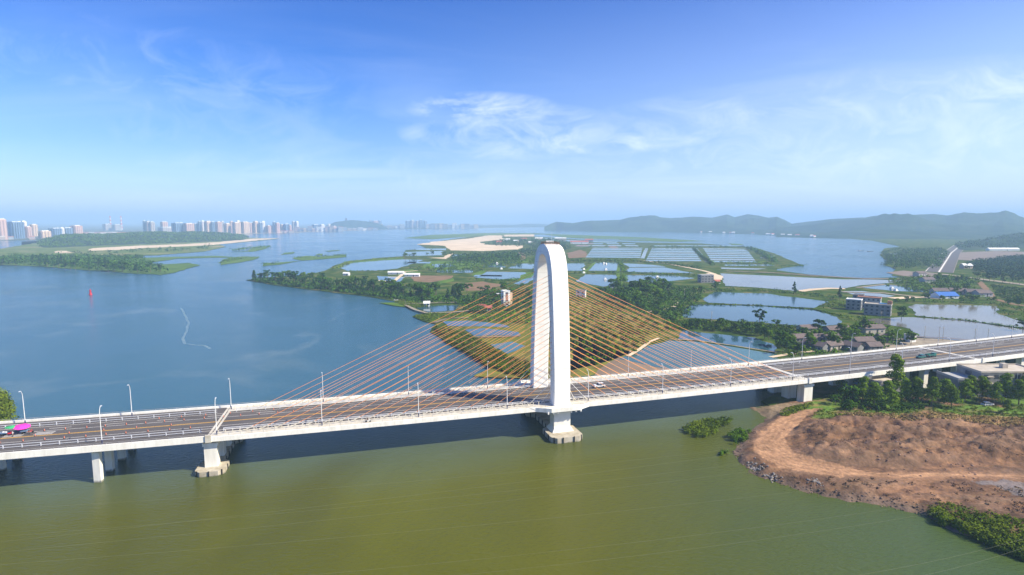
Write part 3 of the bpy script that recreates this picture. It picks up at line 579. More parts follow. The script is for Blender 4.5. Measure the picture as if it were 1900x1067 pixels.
# rocks along the water's edge of the bank
def rocks(name, label, px, n, r, m, spread=2.0, zf=ZB):
    pts = [at(x, y) for x, y in px]; b = MB()
    for _ in range(n):
        i = random.randrange(len(pts)-1); p = pts[i].lerp(pts[i+1], random.random()); x = p.x+random.gauss(0, spread); y = p.y+random.gauss(0, spread); q = r*random.uniform(.4, 1.5)
        b.ball((x, y, max(0, zf(x, y))+q*.2), (q*random.uniform(.8, 1.4), q*random.uniform(.8, 1.4), q*.7), 6, 4, jit=.25)
    return tag(b.build(name, m), label, 'rubble', kind='stuff')
rocks('rubble', 'brown rubble along the water edge of the dirt bank', [(1402, 800), (1386, 812), (1368, 838), (1374, 853), (1404, 881), (1442, 892), (1502, 913), (1562, 924), (1622, 931), (1668, 940), (1715, 950)], 260, .2, mat('dark_rubble', (.20, .135, .10), (.12, .085, .065), scale=.3), 1.0)
rocks('rubble', 'grey white rubble heap on the bank bend', [(1395, 866), (1412, 876)], 60, .26, mat('pale_rubble', (.30, .27, .25), (.19, .17, .155), scale=.5), .9)
rocks('rubble', 'pale rubble heap at the middle of the bank edge', [(1425, 886), (1434, 891)], 40, .26, bpy.data.materials['pale_rubble'], .9)
rocks('rubble', 'pale rubble patch further along the bank edge', [(1508, 902), (1518, 908)], 40, .26, bpy.data.materials['pale_rubble'], .9)
rocks('rubble', 'reddish stones strewn over the excavated mound', [(1500, 830), (1600, 850), (1700, 870), (1780, 875)], 120, .24, mat('red_stones', (.27, .17, .13), (.20, .12, .09), scale=.3), 5)
# ------------------------------------------------------------------ bridge line
def yE(x): return 1.655e-4*x*x+.2886*x+186.8
_tx = np.arange(-330, 460, 1.0); _ty = np.array([yE(x) for x in _tx]); _ts = np.concatenate([[0], np.cumsum(np.hypot(np.diff(_tx), np.diff(_ty)))]); _ts -= np.interp(17.6, _tx, _ts)
def sx(x): return float(np.interp(x, _tx, _ts))
def Bp(s, d, z):
    x = float(np.interp(s, _ts, _tx)); m = .2886+3.31e-4*x; k = math.hypot(1, m)
    return Vector((x-m/k*d, yE(x)+d/k, z))
def ang(s):
    x = float(np.interp(s, _ts, _tx)); return math.atan(.2886+3.31e-4*x)
def sweep(b, prof, s0, s1, step=6, mi=0, caps=True, bulge=0):
    n = max(1, int(math.ceil(abs(s1-s0)/step))); k = len(prof); vs = []
    for i in range(n+1):
        s = s0+(s1-s0)*i/n; o = bulge*BUL(s)
        for d, z in prof: vs.append(Bp(s, d+o, z))
    fs = []
    for i in range(n):
        for j in range(k): a = i*k+j; c = i*k+(j+1) % k; fs.append((c, a, a+k, c+k))
    if caps: fs += [tuple(range(k)), tuple(range(n*k+k-1, n*k-1, -1))]
    b.add(vs, fs, mi); return b
def BUL(s): return max(0, min(1, (10-abs(s))/5))
BW = 29.5; SA, SB = sx(-300), sx(430); SL, SR = sx(-90), sx(120.5)
BR = thing('cable_stayed_bridge', 'white cable stayed road bridge with arch pylon and orange cables', 'bridge', Bp(0, BW/2, 0))
def bpart(b, name, m, parent=None, smooth=False):
    o = b.build(name, m, None, smooth); p = parent or BR; o.parent = p
    
    if p is BR: o.matrix_parent_inverse = (Matrix.Translation(BR.location)).inverted()
    return o
from mathutils import Matrix
# deck girder: wide slab with sloping soffit
for (a, c, h) in ((SA, SL, 1.5), (SL, SR, 1.5), (SR, SB, 1.5)):
    b = MB(); sweep(b, [(0, 10.93), (0, 9.9), (.5, 9.7), (3.0, 9.45), (5.0, 9.0), (BW-5, 9.0), (BW-3, 9.45), (BW-.5, 9.7), (BW, 9.9), (BW, 10.93)], a+.15, c-.15); bpart(b, 'deck', M['conc_w'])
b = MB(); sweep(b, [(4.9, 10.935), (4.9, 11.0), (BW-4.9, 11.0), (BW-4.9, 10.935)], SA, SB, 6); bpart(b, 'road_surface', M['asph'])
for q in (.35, BW-4.88):
    b = MB(); sweep(b, [(q, 10.93), (q, 11.06), (q+4.53, 11.06), (q+4.53, 10.93)], SL, SR); bpart(b, 'footway', M['walk'])
for a, c in ((SA, SL), (SR, SB)):
    for q in (.35, BW-4.88): b = MB(); sweep(b, [(q, 10.93), (q, 11.0), (q+4.53, 11.0), (q+4.53, 10.93)], a, c); bpart(b, 'shoulder', M['asph'])
# parapets, bulging round the pylon legs
for sgn, d0 in ((-1, 0), (1, BW)):
    for a, c in ((SA, SL-.2), (SL+.2, -10), (-10, 10), (10, SR-.2), (SR+.2, SB)):
        b = MB(); bu = 2.6*sgn if (a, c) == (-10, 10) else 0
        o0, o1 = (d0-.12, d0+.30) if sgn < 0 else (d0-.30, d0+.12)
        ph = 11.32 if sgn < 0 and a > SL and c < SR+1 else 11.75
        sweep(b, [(o0, 9.88), (o0, ph), (o1, ph), (o1, 9.88)], a, c, 1.25 if bu else 6, bulge=bu)
        if bu:  # widened platform slab and its brackets
            sweep(b, [(d0-.1 if sgn < 0 else d0-.3, 10.0), (d0-.1 if sgn < 0 else d0-.3, 10.9), (d0+.3 if sgn < 0 else d0+.1, 10.9), (d0+.3 if sgn < 0 else d0+.1, 10.0)], a, c, 1.25, bulge=bu)
            for s in (-6, -4.2, -2.4, 2.4, 4.2, 6):
                p = Bp(s, d0+sgn*1.0, 9.6); b.box(p, (.45, 2.8, .7), ang(s))
            n = 16; vs = []
            for i in range(n+1):
                s = a+(c-a)*i/n; vs += [Bp(s, d0, 10.97), Bp(s, d0+bu*BUL(s), 10.97)]
            fs2 = [(2*i, 2*i+1, 2*i+3, 2*i+2) for i in range(n)]; b.add(vs, fs2)
        bpart(b, 'parapet', M['conc_w'])
    # slim green-grey handrail on top
    b = MB(); k = 0; s = SA
    while s < SB:
        o = 2.6*sgn*BUL(s); p = Bp(s, d0+o+.1*(-sgn), 11.3); b.tube(p, p+Vector((0, 0, .95)), .05, k=4); s += 3.2
    s = SA
    while s < SB:
        s2 = s+(2 if abs(s) < 14 else 8); b.tube(Bp(s, d0+2.6*sgn*BUL(s)-.1*sgn, 12.22), Bp(s2, d0+2.6*sgn*BUL(s2)-.1*sgn, 12.22), .05, k=4); s = s2
    bpart(b, 'handrail', M['greywall'])
# guardrails
def guard(d, s0, s1, gap, h, r, m, name, rails=(1.0, .55), pw=.16, skip=None):
    b = MB(); s = s0
    while s < s1:
        if not (skip and skip(s)):
            b.box(Bp(s, d, 11+h/2), (pw, pw, h), ang(s))
            for q in rails: b.tube(Bp(s, d, 11+h*q), Bp(min(s+gap, s1), d, 11+h*q), r, k=4)
        s += gap
    bpart(b, name, m)
for d in (5.6, BW-5.6):
    guard(d, SA, SL-3, 4.6, 1.05, .09, M['rail'], 'guardrail', (1, .3), .2); guard(d, SL+3, SR, 4.6, .95, .1, M['rail'], 'guardrail', (1, .55), .2); guard(d, SR, SB, 4.6, .95, .1, M['rail'], 'guardrail', (1, .55), .2)
leg = lambda s: abs(s) < 3.4
for d in (3.3, BW-3.3): [guard(d, a, c, 2.0, 1.2, .035, M['walk'], 'cable_railing', (1,), .2) for a, c in ((SL+2, -3.4), (3.4, SR))]
# road markings
def line(b, d, s0, s1, w=.2, dash=None, z=11.006):
    s = s0
    while s < s1:
        e = min(s1, s+(dash[0] if dash else 6)); b.add([Bp(s, d-w/2, z), Bp(e, d-w/2, z), Bp(e, d+w/2, z), Bp(s, d+w/2, z)], [(0, 1, 2, 3)])
        s = e+(dash[1] if dash else 0)
b = MB(); line(b, 6.5, SA, SB, .18); line(b, BW-6.5, SA, SB, .18); line(b, 10.6, SA, SB, .2); line(b, BW-10.6, SA, SB, .2)
for d in (8.6, BW-8.6): line(b, d, SA, SB, .22, (6, 9))
for s in (SL-46, SL-38, SL-30):
    for q in range(3): line(b, 15.8+q*.9, s-22, s-17, .35)
bpart(b, 'lane_marking', M['mark'])
b = MB(); line(b, 14.55, SA, SB, .22); line(b, 14.95, SA, SB, .22); bpart(b, 'centre_line', M['yel'])
for s, c in ((SL, 'walk'), (SR, 'conc'), (sx(218), 'conc'), (sx(310), 'conc')):
    b = MB(); sweep(b, [(.4, 10.99), (.4, 11.05), (BW-.4, 11.05), (BW-.4, 10.99)], s-.9, s-.2, 1); sweep(b, [(.4, 10.99), (.4, 11.05), (BW-.4, 11.05), (BW-.4, 10.99)], s+.2, s+.9, 1)
    b.box(Bp(s, -.1, 10.9), (1.6, .7, 2.2), ang(s)); bpart(b, 'expansion_joint', M[c])
# ------------------------------------------------------------------ pylon arch
DC = 13.6
WZ = [(13.3, 11), (13.15, 18), (12.8, 26), (12.2, 34), (11.5, 42), (10.6, 50), (9.7, 56), (8.7, 60), (7.3, 63), (5.4, 65.2), (3.2, 66.3), (0, 66.9)]
def arch_curves():
    # smooth Catmull-Rom through the half profile
    P = [Vector((w, z)) for w, z in WZ]+[Vector((-w, z)) for w, z in reversed(WZ[:-1])]; out = []
    Q = [P[0]*2-P[1]]+P+[P[-1]*2-P[-2]]
    for i in range(1, len(Q)-2):
        for t in (0, .25, .5, .75):
            p0, p1, p2, p3 = Q[i-1:i+3]
            out.append(.5*((2*p1)+(p2-p0)*t+(2*p0-5*p1+4*p2-p3)*t*t+(3*p1-p0-3*p2+p3)*t**3))
    out.append(P[-1]); inn = []
    for i, p in enumerate(out):
        d = (out[min(i+1, len(out)-1)]-out[max(i-1, 0)]).normalized(); nn = Vector((-d.y, d.x)); q = p+nn*3.8; inn.append(q)
    return out, inn
outc, innc = arch_curves()
# near leg has lateral offset -w (towards the camera)
def arch():
    b = MB(); n = len(outc); hw = 3.05; bev = .25; rows = []
    for o, i in zip(outc, innc):
        e = (o-i).normalized()
        ring = [(o-e*bev, -hw), (o, -hw+bev), (o, hw-bev), (o-e*bev, hw), (i+e*bev, hw), (i, hw-bev), (i, -hw+bev), (i+e*bev, -hw)]
        rows.append([Bp(0, DC-q.x, q.y)+Vector((math.cos(ang(0)), math.sin(ang(0)), 0))*s for q, s in ring])
    vs = [v for r in rows for v in r]; fs = []
    for i in range(n-1):
        for j in range(8): fs.append((i*8+j, (i+1)*8+j, (i+1)*8+(j+1) % 8, i*8+(j+1) % 8))
    fs += [tuple(range(8)), tuple(range(n*8-1, n*8-9, -1))]; b.add(vs, fs)
    me = bpart(b, 'arch_pylon', M['arch'])
    import bmesh
    bm = bmesh.new(); bm.from_mesh(me.data); bmesh.ops.recalc_face_normals(bm, faces=bm.faces); bm.to_mesh(me.data); bm.free()
    return me
PY = arch(); A0 = ang(0)
for d in (DC-13.3, DC+13.3-.0):
    sg = -1 if d < DC else 1; dd = DC+sg*(13.3-1.9)
    b = MB(); b.box(Bp(0, dd, 7.1), (6.1, 4.2, 7.7), A0); bpart(b, 'pylon_leg', M['conc'])
    b = MB(); b.box(Bp(0, dd, 2.6), (8.0, 6.4, 1.5), A0, top=.78); bpart(b, 'pedestal', M['conc_d' if 0 else 'conc'])
b = MB(); b.box(Bp(0, DC, 8.0), (4.2, 19, 2.0), A0); bpart(b, 'cross_beam', M['conc'])
def cap_outline(w, l0, l1, nar, ch, blk):
    """dumbbell plan: (s, d) points"""
    h = w/2; c = ch
    return [(-h+c, l0), (h-c, l0), (h, l0+c), (h, l0+blk-c), (nar, l0+blk), (nar, l1-blk), (h, l1-blk+c), (h, l1-c), (h-c, l1), (-h+c, l1), (-h, l1-c), (-h, l1-blk+c), (-nar, l1-blk), (-nar, l0+blk), (-h, l0+blk-c), (-h, l0+c)]
def pile_cap(s, q, z0, z1, m, fender=True):
    pts = [Bp(s, 0, 0)+Vector((math.cos(ang(s))*a-math.sin(ang(s))*d, math.sin(ang(s))*a+math.cos(ang(s))*d, 0)) for a, d in q]
    b = MB(); b.prism([p[:2] for p in pts], z0, z1); o = bpart(b, 'pile_cap', m)
    n = len(pts)
    for i in range(n):
        p, r = pts[i], pts[(i+1) % n]; l = (r-p).length; k = max(1, round(l/4.2)) if l > 3 else 1; dr = (r-p).normalized(); out = Vector((dr.y, -dr.x, 0))
        for j in range(k):
            c = p.lerp(r, (j+.5)/k)+out*.14; b = MB(); b.box((c.x, c.y, (z1+.2)/2-.1), (.34, .24, z1+.3), math.atan2(dr.y, dr.x)); bpart(b, 'fender', M['black'], o)
pile_cap(0, cap_outline(11.5, -6.0, 33.0, 3.2, 1.7, 12), -1, 1.9, M['conc_d'])
# crown walkway railing and mast on top of the arch
b = MB()
for k in range(9):
    for q in (-2.6, 2.6):
        d = DC-2.6+k*.65; z = 66.75-.10*abs(d-DC)
        p = Bp(q, d, z); b.tube(p, p+Vector((0, 0, .9)), .07, k=4)
for q in (-2.6, 2.6): b.tube(Bp(q, DC-2.6, 67.5), Bp(q, DC+2.6, 67.5), .09, k=4); b.tube(Bp(q, DC-2.6, 67.0), Bp(q, DC+2.6, 67.0), .09, k=4)
for d in (-2.6, 2.6): b.tube(Bp(-2.6, DC+d, 67.5), Bp(2.6, DC+d, 67.5), .12, k=4); b.tube(Bp(-2.6, DC+d, 66.9), Bp(2.6, DC+d, 66.9), .12, k=4)
bpart(b, 'crown_railing', M['rust'])
b = MB(); b.tube(Bp(.6, DC, 66.8), Bp(.6, DC, 71), .05, .03); bpart(b, 'lightning_rod', M['rail'])
# ------------------------------------------------------------------ cables
NC = 22; sr = SR-4.5; slf = SL+9
def wz(z):
    for (w0, z0), (w1, z1) in zip(WZ, WZ[1:]):
        if z0 <= z <= z1: return w0+(w1-w0)*(z-z0)/(z1-z0)
    return 5
for side in (-1, 1):
    for sg in (-1, 1):
        for i in range(NC):
            t = i/(NC-1); L1 = (abs(slf) if sg < 0 else sr); s = sg*(6.5+(L1-6.5)*t)
            z = 17+(56.3-17)*t**.92; d0 = DC+side*(wz(z)-1.9); d1 = 4.25 if side < 0 else BW-4.25
            a = Bp(sg*2.95, d0, z); c = Bp(s, d1, 11.05)
            b = MB(); dr = (c-a).normalized(); e = c-dr*2.2
            b.tube(a, e, .070, k=5); bpart(b, 'stay_cable', M['cable' if i > 1 else 'white_steel'])
            if False: pass
    for sg in (-1, 1):
        for i in range(NC):
            b = MB(); t = i/(NC-1); L1 = (abs(slf) if sg < 0 else sr); s = sg*(6.5+(L1-6.5)*t); z = 17+(56.3-17)*t**.92; d0 = DC+side*(wz(z)-1.9); d1 = 4.25 if side < 0 else BW-4.25
            a = Bp(sg*2.95, d0, z); c = Bp(s, d1, 11.05); dr = (c-a).normalized()
            b.tube(c-dr*2.6, c, .16, .19, 6); b.box(c+Vector((0, 0, .15)), (.9, .5, .4), ang(s), top=.6); bpart(b, 'cable_anchor', M['walk'])
# ------------------------------------------------------------------ piers
def pier(s, ds, w, dep, z0, capz=None, beam=True, m='conc'):
    o = BR
    for d in ds:
        b = MB()
        if beam: b.box(Bp(s, d, (z0+9.0)/2), (w, dep, 9.0-z0), ang(s))
        else: b.box(Bp(s, d, (z0+9.05)/2), (w*.85, dep*.6, 9.05-z0), ang(s)-.12)
        if beam: b.box(Bp(s, d, 8.5), (w*1.18, dep*1.15, .98), ang(s))
        bpart(b, 'pier', M['pierc'])
for s in (sx(-119), sx(-150.5), sx(-182), sx(-214)): pier(s, (2.2, 9.8, 18.2, 26.0), 2.3, 2.3, -2, beam=False)
pier(SL, (2.9, 11, 19, 26.6), 3.6, 2.8, 1.4); pile_cap(SL, cap_outline(8.2, -2.0, 32, 2.3, 1.6, 9), -1, 1.5, M['conc_d'])
pier(SR+1, (3.2, 11.5, 19.5, 26.5), 4.4, 3.6, 0)
for x in (153, 186, 218, 250, 283, 316, 350): pier(sx(x), (3.2, 11.5, 19.5, 26.5), 2.6, 2.4, 0)
# ------------------------------------------------------------------ street lamps
ORD = ['leftmost', 'second', 'third', 'fourth', 'fifth', 'sixth', 'seventh', 'eighth', 'ninth', 'tenth', 'eleventh', 'twelfth', 'thirteenth', 'fourteenth', 'fifteenth', 'sixteenth', 'seventeenth', 'eighteenth', 'nineteenth', 'twentieth'] + ['%s%s' % (t, o) for t in ('twenty-', 'thirty-', 'forty-', 'fifty-', 'sixty-', 'seventy-', 'eighty-') for o in ('first', 'second', 'third', 'fourth', 'fifth', 'sixth', 'seventh', 'eighth', 'ninth')]
lamp = thing('street_lamp', 'x', 'street lamp', (0, 0, 0), 0, 'street lamps along the bridge deck')
b = MB(); b.tube((0, 0, 0), (0, 0, 1.3), .2, .16, 8); b.build('pole_base', M['navy'], lamp)
b = MB(); b.path([(0, 0, 1.3), (0, 0, 9.2), (0, .12, 10.0), (0, .45, 10.7), (0, .9, 11.0)], [.12, .09, .075, .065, .055], 6); b.build('pole', M['white_steel'], lamp)
b = MB(); b.box((0, 1.2, 11.02), (.3, .8, .14)); b.build('lamp_head', M['rail'], lamp)
S0 = sx(-117.6); lamps = []
for k in range(-2, 17):
    for sd in (0, 1): lamps.append((S0+30.2*k-(1.0 if sd else 0), sd))
cnt = [0, 0]; first = True
for s, sdd in lamps:
    if s > SB-5: continue
    if sdd == 0 and k < 0: continue
    p = Bp(s, 2.6 if sdd == 0 else BW-2.6, 11.02)
    zc = p.y*math.cos(TH)-(p.z-CH)*math.sin(TH); pxx = 950+F*p.x/zc
    if not (-40 < pxx < 1960): continue
    o = lamp if first else copy_tree(lamp); first = False
    o.location = p; o.rotation_euler = (0, 0, ang(s)+(0 if sdd == 0 else math.pi))
    o['label'] = 'tall pale street lamp on the %s edge of the deck, %s from the left' % (('near', 'far')[sdd], ORD[cnt[sdd]]); cnt[sdd] += 1
# ------------------------------------------------------------------ traffic cones on the left approach
cone = thing('traffic_cone', 'small orange traffic cone standing on a lane line of the left approach', 'traffic cone', (0, 0, 0), 0, 'traffic cones on the left approach lanes')
b = MB(); b.box((0, 0, .04), (.55, .55, .08)); b.build('cone_base', M['black'], cone)
b = MB(); b.tube((0, 0, .08), (0, 0, .8), .2, .05, 8); b.build('cone_body', M['orange'], cone)
first = True
for d, a, c, g in ((10.6, -80, -4, 5.5), (BW-10.6, -72, 22, 5.5), (14.75, -70, -10, 9.5), (BW-7.2, -20, 22, 7)):
    s = SL+a
    while s < SL+c:
        o = cone if first else copy_tree(cone); first = False; o.location = Bp(s, d+random.uniform(-.2, .2), 11.01); o.scale = (.85,)*3; s += g*random.uniform(.9, 1.1)
# ------------------------------------------------------------------ vehicles, people
def wheels(b_parent, xs, w, r, name='wheel'):
    for x in xs:
        for y in (-w, w):
            q = MB(); q.tube((x, y-.11, r), (x, y+.11, r), r, k=12); q.build(name, M['black'], b_parent)
def car(label, s, d, paint, rz, kind='car'):
    t = thing('parked_car' if kind == 'parked' else 'car', label, 'car', Bp(s, d, 11.01) if kind != 'parked' else s, rz)
    b = MB(); side = [(-2.2, .35), (-2.25, .95), (-1.9, 1.05), (2.1, .98), (2.25, .8), (2.25, .35)]
    vs = [(x, -.88, z) for x, z in side]+[(x, .88, z) for x, z in side]; n = len(side)
    b.add(vs, [tuple(range(n)), tuple(range(2*n-1, n-1, -1))]+[((i+1) % n, i, n+i, n+(i+1) % n) for i in range(n)]); b.build('body', M[paint], t)
    b = MB(); b.add([(-1.9, -.84, 1.04), (1.1, -.84, 1.0), (1.1, .84, 1.0), (-1.9, .84, 1.04), (-1.5, -.7, 1.62), (.35, -.7, 1.62), (.35, .7, 1.62), (-1.5, .7, 1.62)], [(0, 1, 5, 4), (1, 2, 6, 5), (2, 3, 7, 6), (3, 0, 4, 7)]); b.build('window', M['glass'], t)
    b = MB(); b.box((-.57, 0, 1.65), (1.95, 1.42, .07)); b.build('roof', M[paint], t)
    wheels(t, (-1.4, 1.45), .82, .34)
    for y in (-.6, .6):
        q = MB(); q.box((2.26, y, .75), (.06, .35, .16)); q.build('headlight', M['white_steel'], t)
    return t
def lat(px, py, z=11.0):
    p = at(px, py, z); return sx(p.x+.27*10), p
p = at(1117, 716, 11.0)
def sd_of(px, py):
    p = at(px, py, 11.0); best = None
    for s in np.arange(-200, 300, .5):
        for d in (8, 10, 12.5, 17, 19.5, 21.5):
            q = Bp(s, d, 11); e = (q-p).length
            if best is None or e < best[0]: best = (e, s, d)
    return best[1:]
s, d = sd_of(1113, 719); car('white car driving right of the pylon on the bridge deck', s, d, 'carwhite', ang(s)+math.pi)
s, d = sd_of(1702, 663)
car('dark green car following close behind another on the right part of the bridge', s, d, 'cargreen', ang(s)+math.pi)
s2 = s+6.5
def minitruck(label, s, d, rz):
    t = thing('truck', label, 'truck', Bp(s, d, 11.01), rz)
    b = MB(); b.box((2.0, 0, 1.15), (1.5, 1.7, 1.5), top=.9); b.build('cab', M['cargreen'], t)
    b = MB(); b.box((2.62, 0, 1.45), (.35, 1.4, .6)); b.build('windscreen', M['glass'], t)
    b = MB(); b.box((-.7, 0, .95), (3.7, 1.8, .12)); b.box((-.7, -.88, 1.25), (3.7, .06, .5)); b.box((-.7, .88, 1.25), (3.7, .06, .5)); b.box((-2.55, 0, 1.25), (.06, 1.8, .5)); b.build('cargo_bed', M['cargreen'], t)
    wheels(t, (-1.6, 2.0), .8, .36)
minitruck('small dark green truck just ahead of the green car on the bridge', s2, d, ang(s2))
def person(label, loc, rz, top='cloth_d', seated=False, h=1.7):
    o = bpy.data.meshes.new('person'); J = {'pel': (0, 0, .9), 'chest': (.02, 0, 1.25), 'neck': (.03, 0, 1.45), 'head': (.05, 0, 1.62),
        'kl': (.05, .11, .5), 'kr': (0, -.11, .5), 'fl': (0, .12, .05), 'fr': (-.05, -.12, .05), 'sl': (0, .2, 1.38), 'sr': (0, -.2, 1.38), 'el': (.12, .25, 1.12), 'er': (.12, -.25, 1.12), 'hl': (.32, .22, 1.0), 'hr': (.32, -.22, 1.0)}
    if seated: J.update({'kl': (.42, .14, .82), 'kr': (.42, -.14, .82), 'fl': (.35, .15, .38), 'fr': (.35, -.15, .38), 'chest': (.08, 0, 1.2), 'neck': (.13, 0, 1.4), 'head': (.18, 0, 1.57), 'hl': (.5, .24, 1.08), 'hr': (.5, -.24, 1.08), 'el': (.28, .27, 1.12), 'er': (.28, -.27, 1.12)})
    ks = list(J); E = [('pel', 'chest'), ('chest', 'neck'), ('neck', 'head'), ('pel', 'kl'), ('pel', 'kr'), ('kl', 'fl'), ('kr', 'fr'), ('chest', 'sl'), ('chest', 'sr'), ('sl', 'el'), ('sr', 'er'), ('el', 'hl'), ('er', 'hr')]
    rad = {'pel': .15, 'chest': .17, 'neck': .06, 'head': .11, 'kl': .075, 'kr': .075, 'fl': .05, 'fr': .05, 'sl': .07, 'sr': .07, 'el': .045, 'er': .045, 'hl': .035, 'hr': .035}
    b = MB()
    for a, c in E: b.tube(J[a], J[c], rad[a], rad[c], 8)
    for k in ks: b.ball(J[k], (rad[k],)*3 if k != 'head' else (.10, .085, .125), 8, 6)
    t = thing('person', label, 'person', loc, rz); b.build('body', M['skin'], t, True)
    b = MB(); b.tube(J['pel'], J['chest'], .17, .19, 10); b.tube(J['chest'], J['neck'], .19, .08, 10)
    for a, c in (('sl', 'el'), ('sr', 'er')): b.tube(J[a], J[c], .085, .06, 8)
    b.build('shirt', M[top], t, True)
    b = MB()
    for k in 'lr': b.tube(J['pel'], J['k'+k], .12, .09, 8); b.tube(J['k'+k], J['f'+k], .09, .07, 8)
    b.build('trousers', M['cloth_d'], t, True)
    b = MB(); b.ball((J['head'][0]-.01, 0, J['head'][2]+.04), (.115, .1, .11), 8, 6); b.build('hair', M['black'], t, True)
    return t
def motorbike(label, loc, rz):
    t = thing('motorcycle', label, 'motorcycle', loc, rz)
    for x in (-.62, .62):
        b = MB(); b.tube((x, -.05, .3), (x, .05, .3), .3, k=14); b.build('wheel', M['black'], t)
    b = MB(); b.box((-.1, 0, .55), (.9, .26, .3), top=.8); b.box((-.35, 0, .78), (.75, .24, .1)); b.tube((.62, 0, .3), (.42, 0, 1.05), .04); b.tube((.42, -.32, 1.07), (.42, .32, 1.07), .025); b.build('frame', M['white_steel'], t)
q = at(685, 781, 11.06); s = sx(q.x+.4); q = Bp(s, 1.7, 11.07); motorbike('motorcycle on the near footway left of the pylon', q, ang(s)+math.pi)
person('person in dark clothes riding a motorcycle on the near footway', q+Vector((0, 0, -.03)), ang(s)+math.pi, 'cloth_d', True)
def umbrella(label, loc, m, r=1.9, tilt=0):
    t = thing('market_umbrella', label, 'umbrella', loc, random.random()); t.rotation_euler = (tilt, .1, .3)
    b = MB(); b.tube((0, 0, 0), (0, 0, 2.5), .03); b.build('pole', M['white_steel'], t)
    n = 8; vs = [(0, 0, 2.6), (0, 0, 2.56)]; 
    for k in range(n): vs.append((r*math.cos(2*math.pi*k/n), r*math.sin(2*math.pi*k/n), 2.0))
    for k in range(n): vs.append((r*.98*math.cos(2*math.pi*k/n), r*.98*math.sin(2*math.pi*k/n), 1.95))
    b = MB(); b.add(vs, [(0, 2+k, 2+(k+1) % n) for k in range(n)]+[(1, 2+n+(k+1) % n, 2+n+k) for k in range(n)]+[(2+k, 2+n+k, 2+n+(k+1) % n, 2+(k+1) % n) for k in range(n)]); b.build('canopy', m, t)
def tricycle(label, loc, rz, load):
    t = thing('cargo_tricycle', label, 'tricycle', loc, rz)
    b = MB(); b.box((-.6, 0, .75), (1.7, 1.15, .08)); b.box((-.6, .56, .95), (1.7, .05, .4)); b.box((-.6, -.56, .95), (1.7, .05, .4)); b.box((-1.44, 0, .95), (.05, 1.15, .4)); b.build('cargo_tray', M['bluewall'], t)
    b = MB(); b.box((.75, 0, .6), (.8, .3, .35), top=.7); b.tube((1.5, 0, .3), (1.25, 0, 1.1), .04); b.tube((1.25, -.35, 1.1), (1.25, .35, 1.1), .03); b.tube((.2, 0, .6), (1.4, 0, .5), .06); b.build('frame', M['red'], t)
    for x, y in ((1.5, 0), (-.9, .62), (-.9, -.62)):
        b = MB(); b.tube((x, y-.06, .3), (x, y+.06, .3), .3, k=12); b.build('wheel', M['black'], t)
    if load: b = MB(); [b.ball((random.uniform(-1.2, 0), random.uniform(-.4, .4), 1.0), (.22, .2, .2), 6, 4, jit=.2) for _ in range(14)]; tag(b.build('load_bundle', M['white_steel']), 'pale bundles heaped in the roadside tricycle tray', 'bundle').location = loc
def S2(px, py): p = at(px, py, 11.0); return Vector((p.x, p.y, 11.01))
umbrella('big pink umbrella over the roadside stall at the left end', S2(41, 803), M['pink'], 2.2, .12)
umbrella('green umbrella left of the pink one on the bridge', S2(22, 805), M['greenc'], 1.9, -.1)
tricycle('loaded cargo tricycle parked under the green umbrella', S2(12, 808), .25, True)
tricycle('empty cargo tricycle parked beside the pink umbrella', S2(50, 804), .3, False)
person('person in a white shirt standing by the green umbrella', S2(24, 810), 1, 'white_steel'); person('person in dark clothes right of the pink umbrella', S2(55, 806), 2)
# ------------------------------------------------------------------ trees
def make_tree(name, h, w, leaf, kind, seed, per=46, size=.55):
    random.seed(seed); t = thing(name, 'x', 'tree')
    bl = []
    if kind == 'round':
        for k in range(15):
            a = random.uniform(0, 6.3); rr = w*.5*random.uniform(.1, .78)**.8; zz = h*random.uniform(.32, .9); sc = 1-.5*abs(zz/h-.55)
            bl.append(((rr*math.cos(a)*sc*1.1, rr*math.sin(a)*sc*1.1, zz), (w*.2*random.uniform(.7, 1.3),)*2+(h*.10*random.uniform(.8, 1.3),), 1))
    elif kind == 'euc':
        for k in range(9):
            u = k/8; zz = h*(.30+.64*u); rr = w*.20*(1-u*.6); a = k*2.4+random.uniform(-.5, .5)
            bl.append(((rr*math.cos(a), rr*math.sin(a), zz), (w*.29*(1.1-.5*u)*random.uniform(.85, 1.2),)*2+(h*.11,), 1))
    elif kind == 'cone':
        for k in range(15):
            u = (k+.5)/15; zz = h*(.2+.78*u); rr = w*.36*(1-u)**.7*random.uniform(.4, 1.1); a = random.uniform(0, 6.3)
            bl.append(((rr*math.cos(a), rr*math.sin(a), zz), (w*.2*(1.15-u)*random.uniform(.8, 1.3),)*2+(h*.07,), 1))
    else:    # open, several stems
        for k in range(12):
            a = random.uniform(0, 6.3); rr = w*.5*random.uniform(.2, 1); zz = h*random.uniform(.4, .98)
            bl.append(((rr*math.cos(a), rr*math.sin(a), zz), (w*.14*random.uniform(.7, 1.4),)*2+(h*.075,), 1))
    quads('crown', *cloud(bl, per, size), leaf, t)
    b = MB(); b.path([(0, 0, -.5), (.1, 0, h*.3), (0, .1, h*.62), (0, 0, h*.8)], [.22*h/10, .17*h/10, .1*h/10, .04], 6)
    for c, r, _ in bl[:7]: b.tube((0, 0, min(c[2]*.8, h*.55)), c, .07*h/10, .03, 5)
    b.build('trunk', M['trunk'], t); return t
random.seed(3)
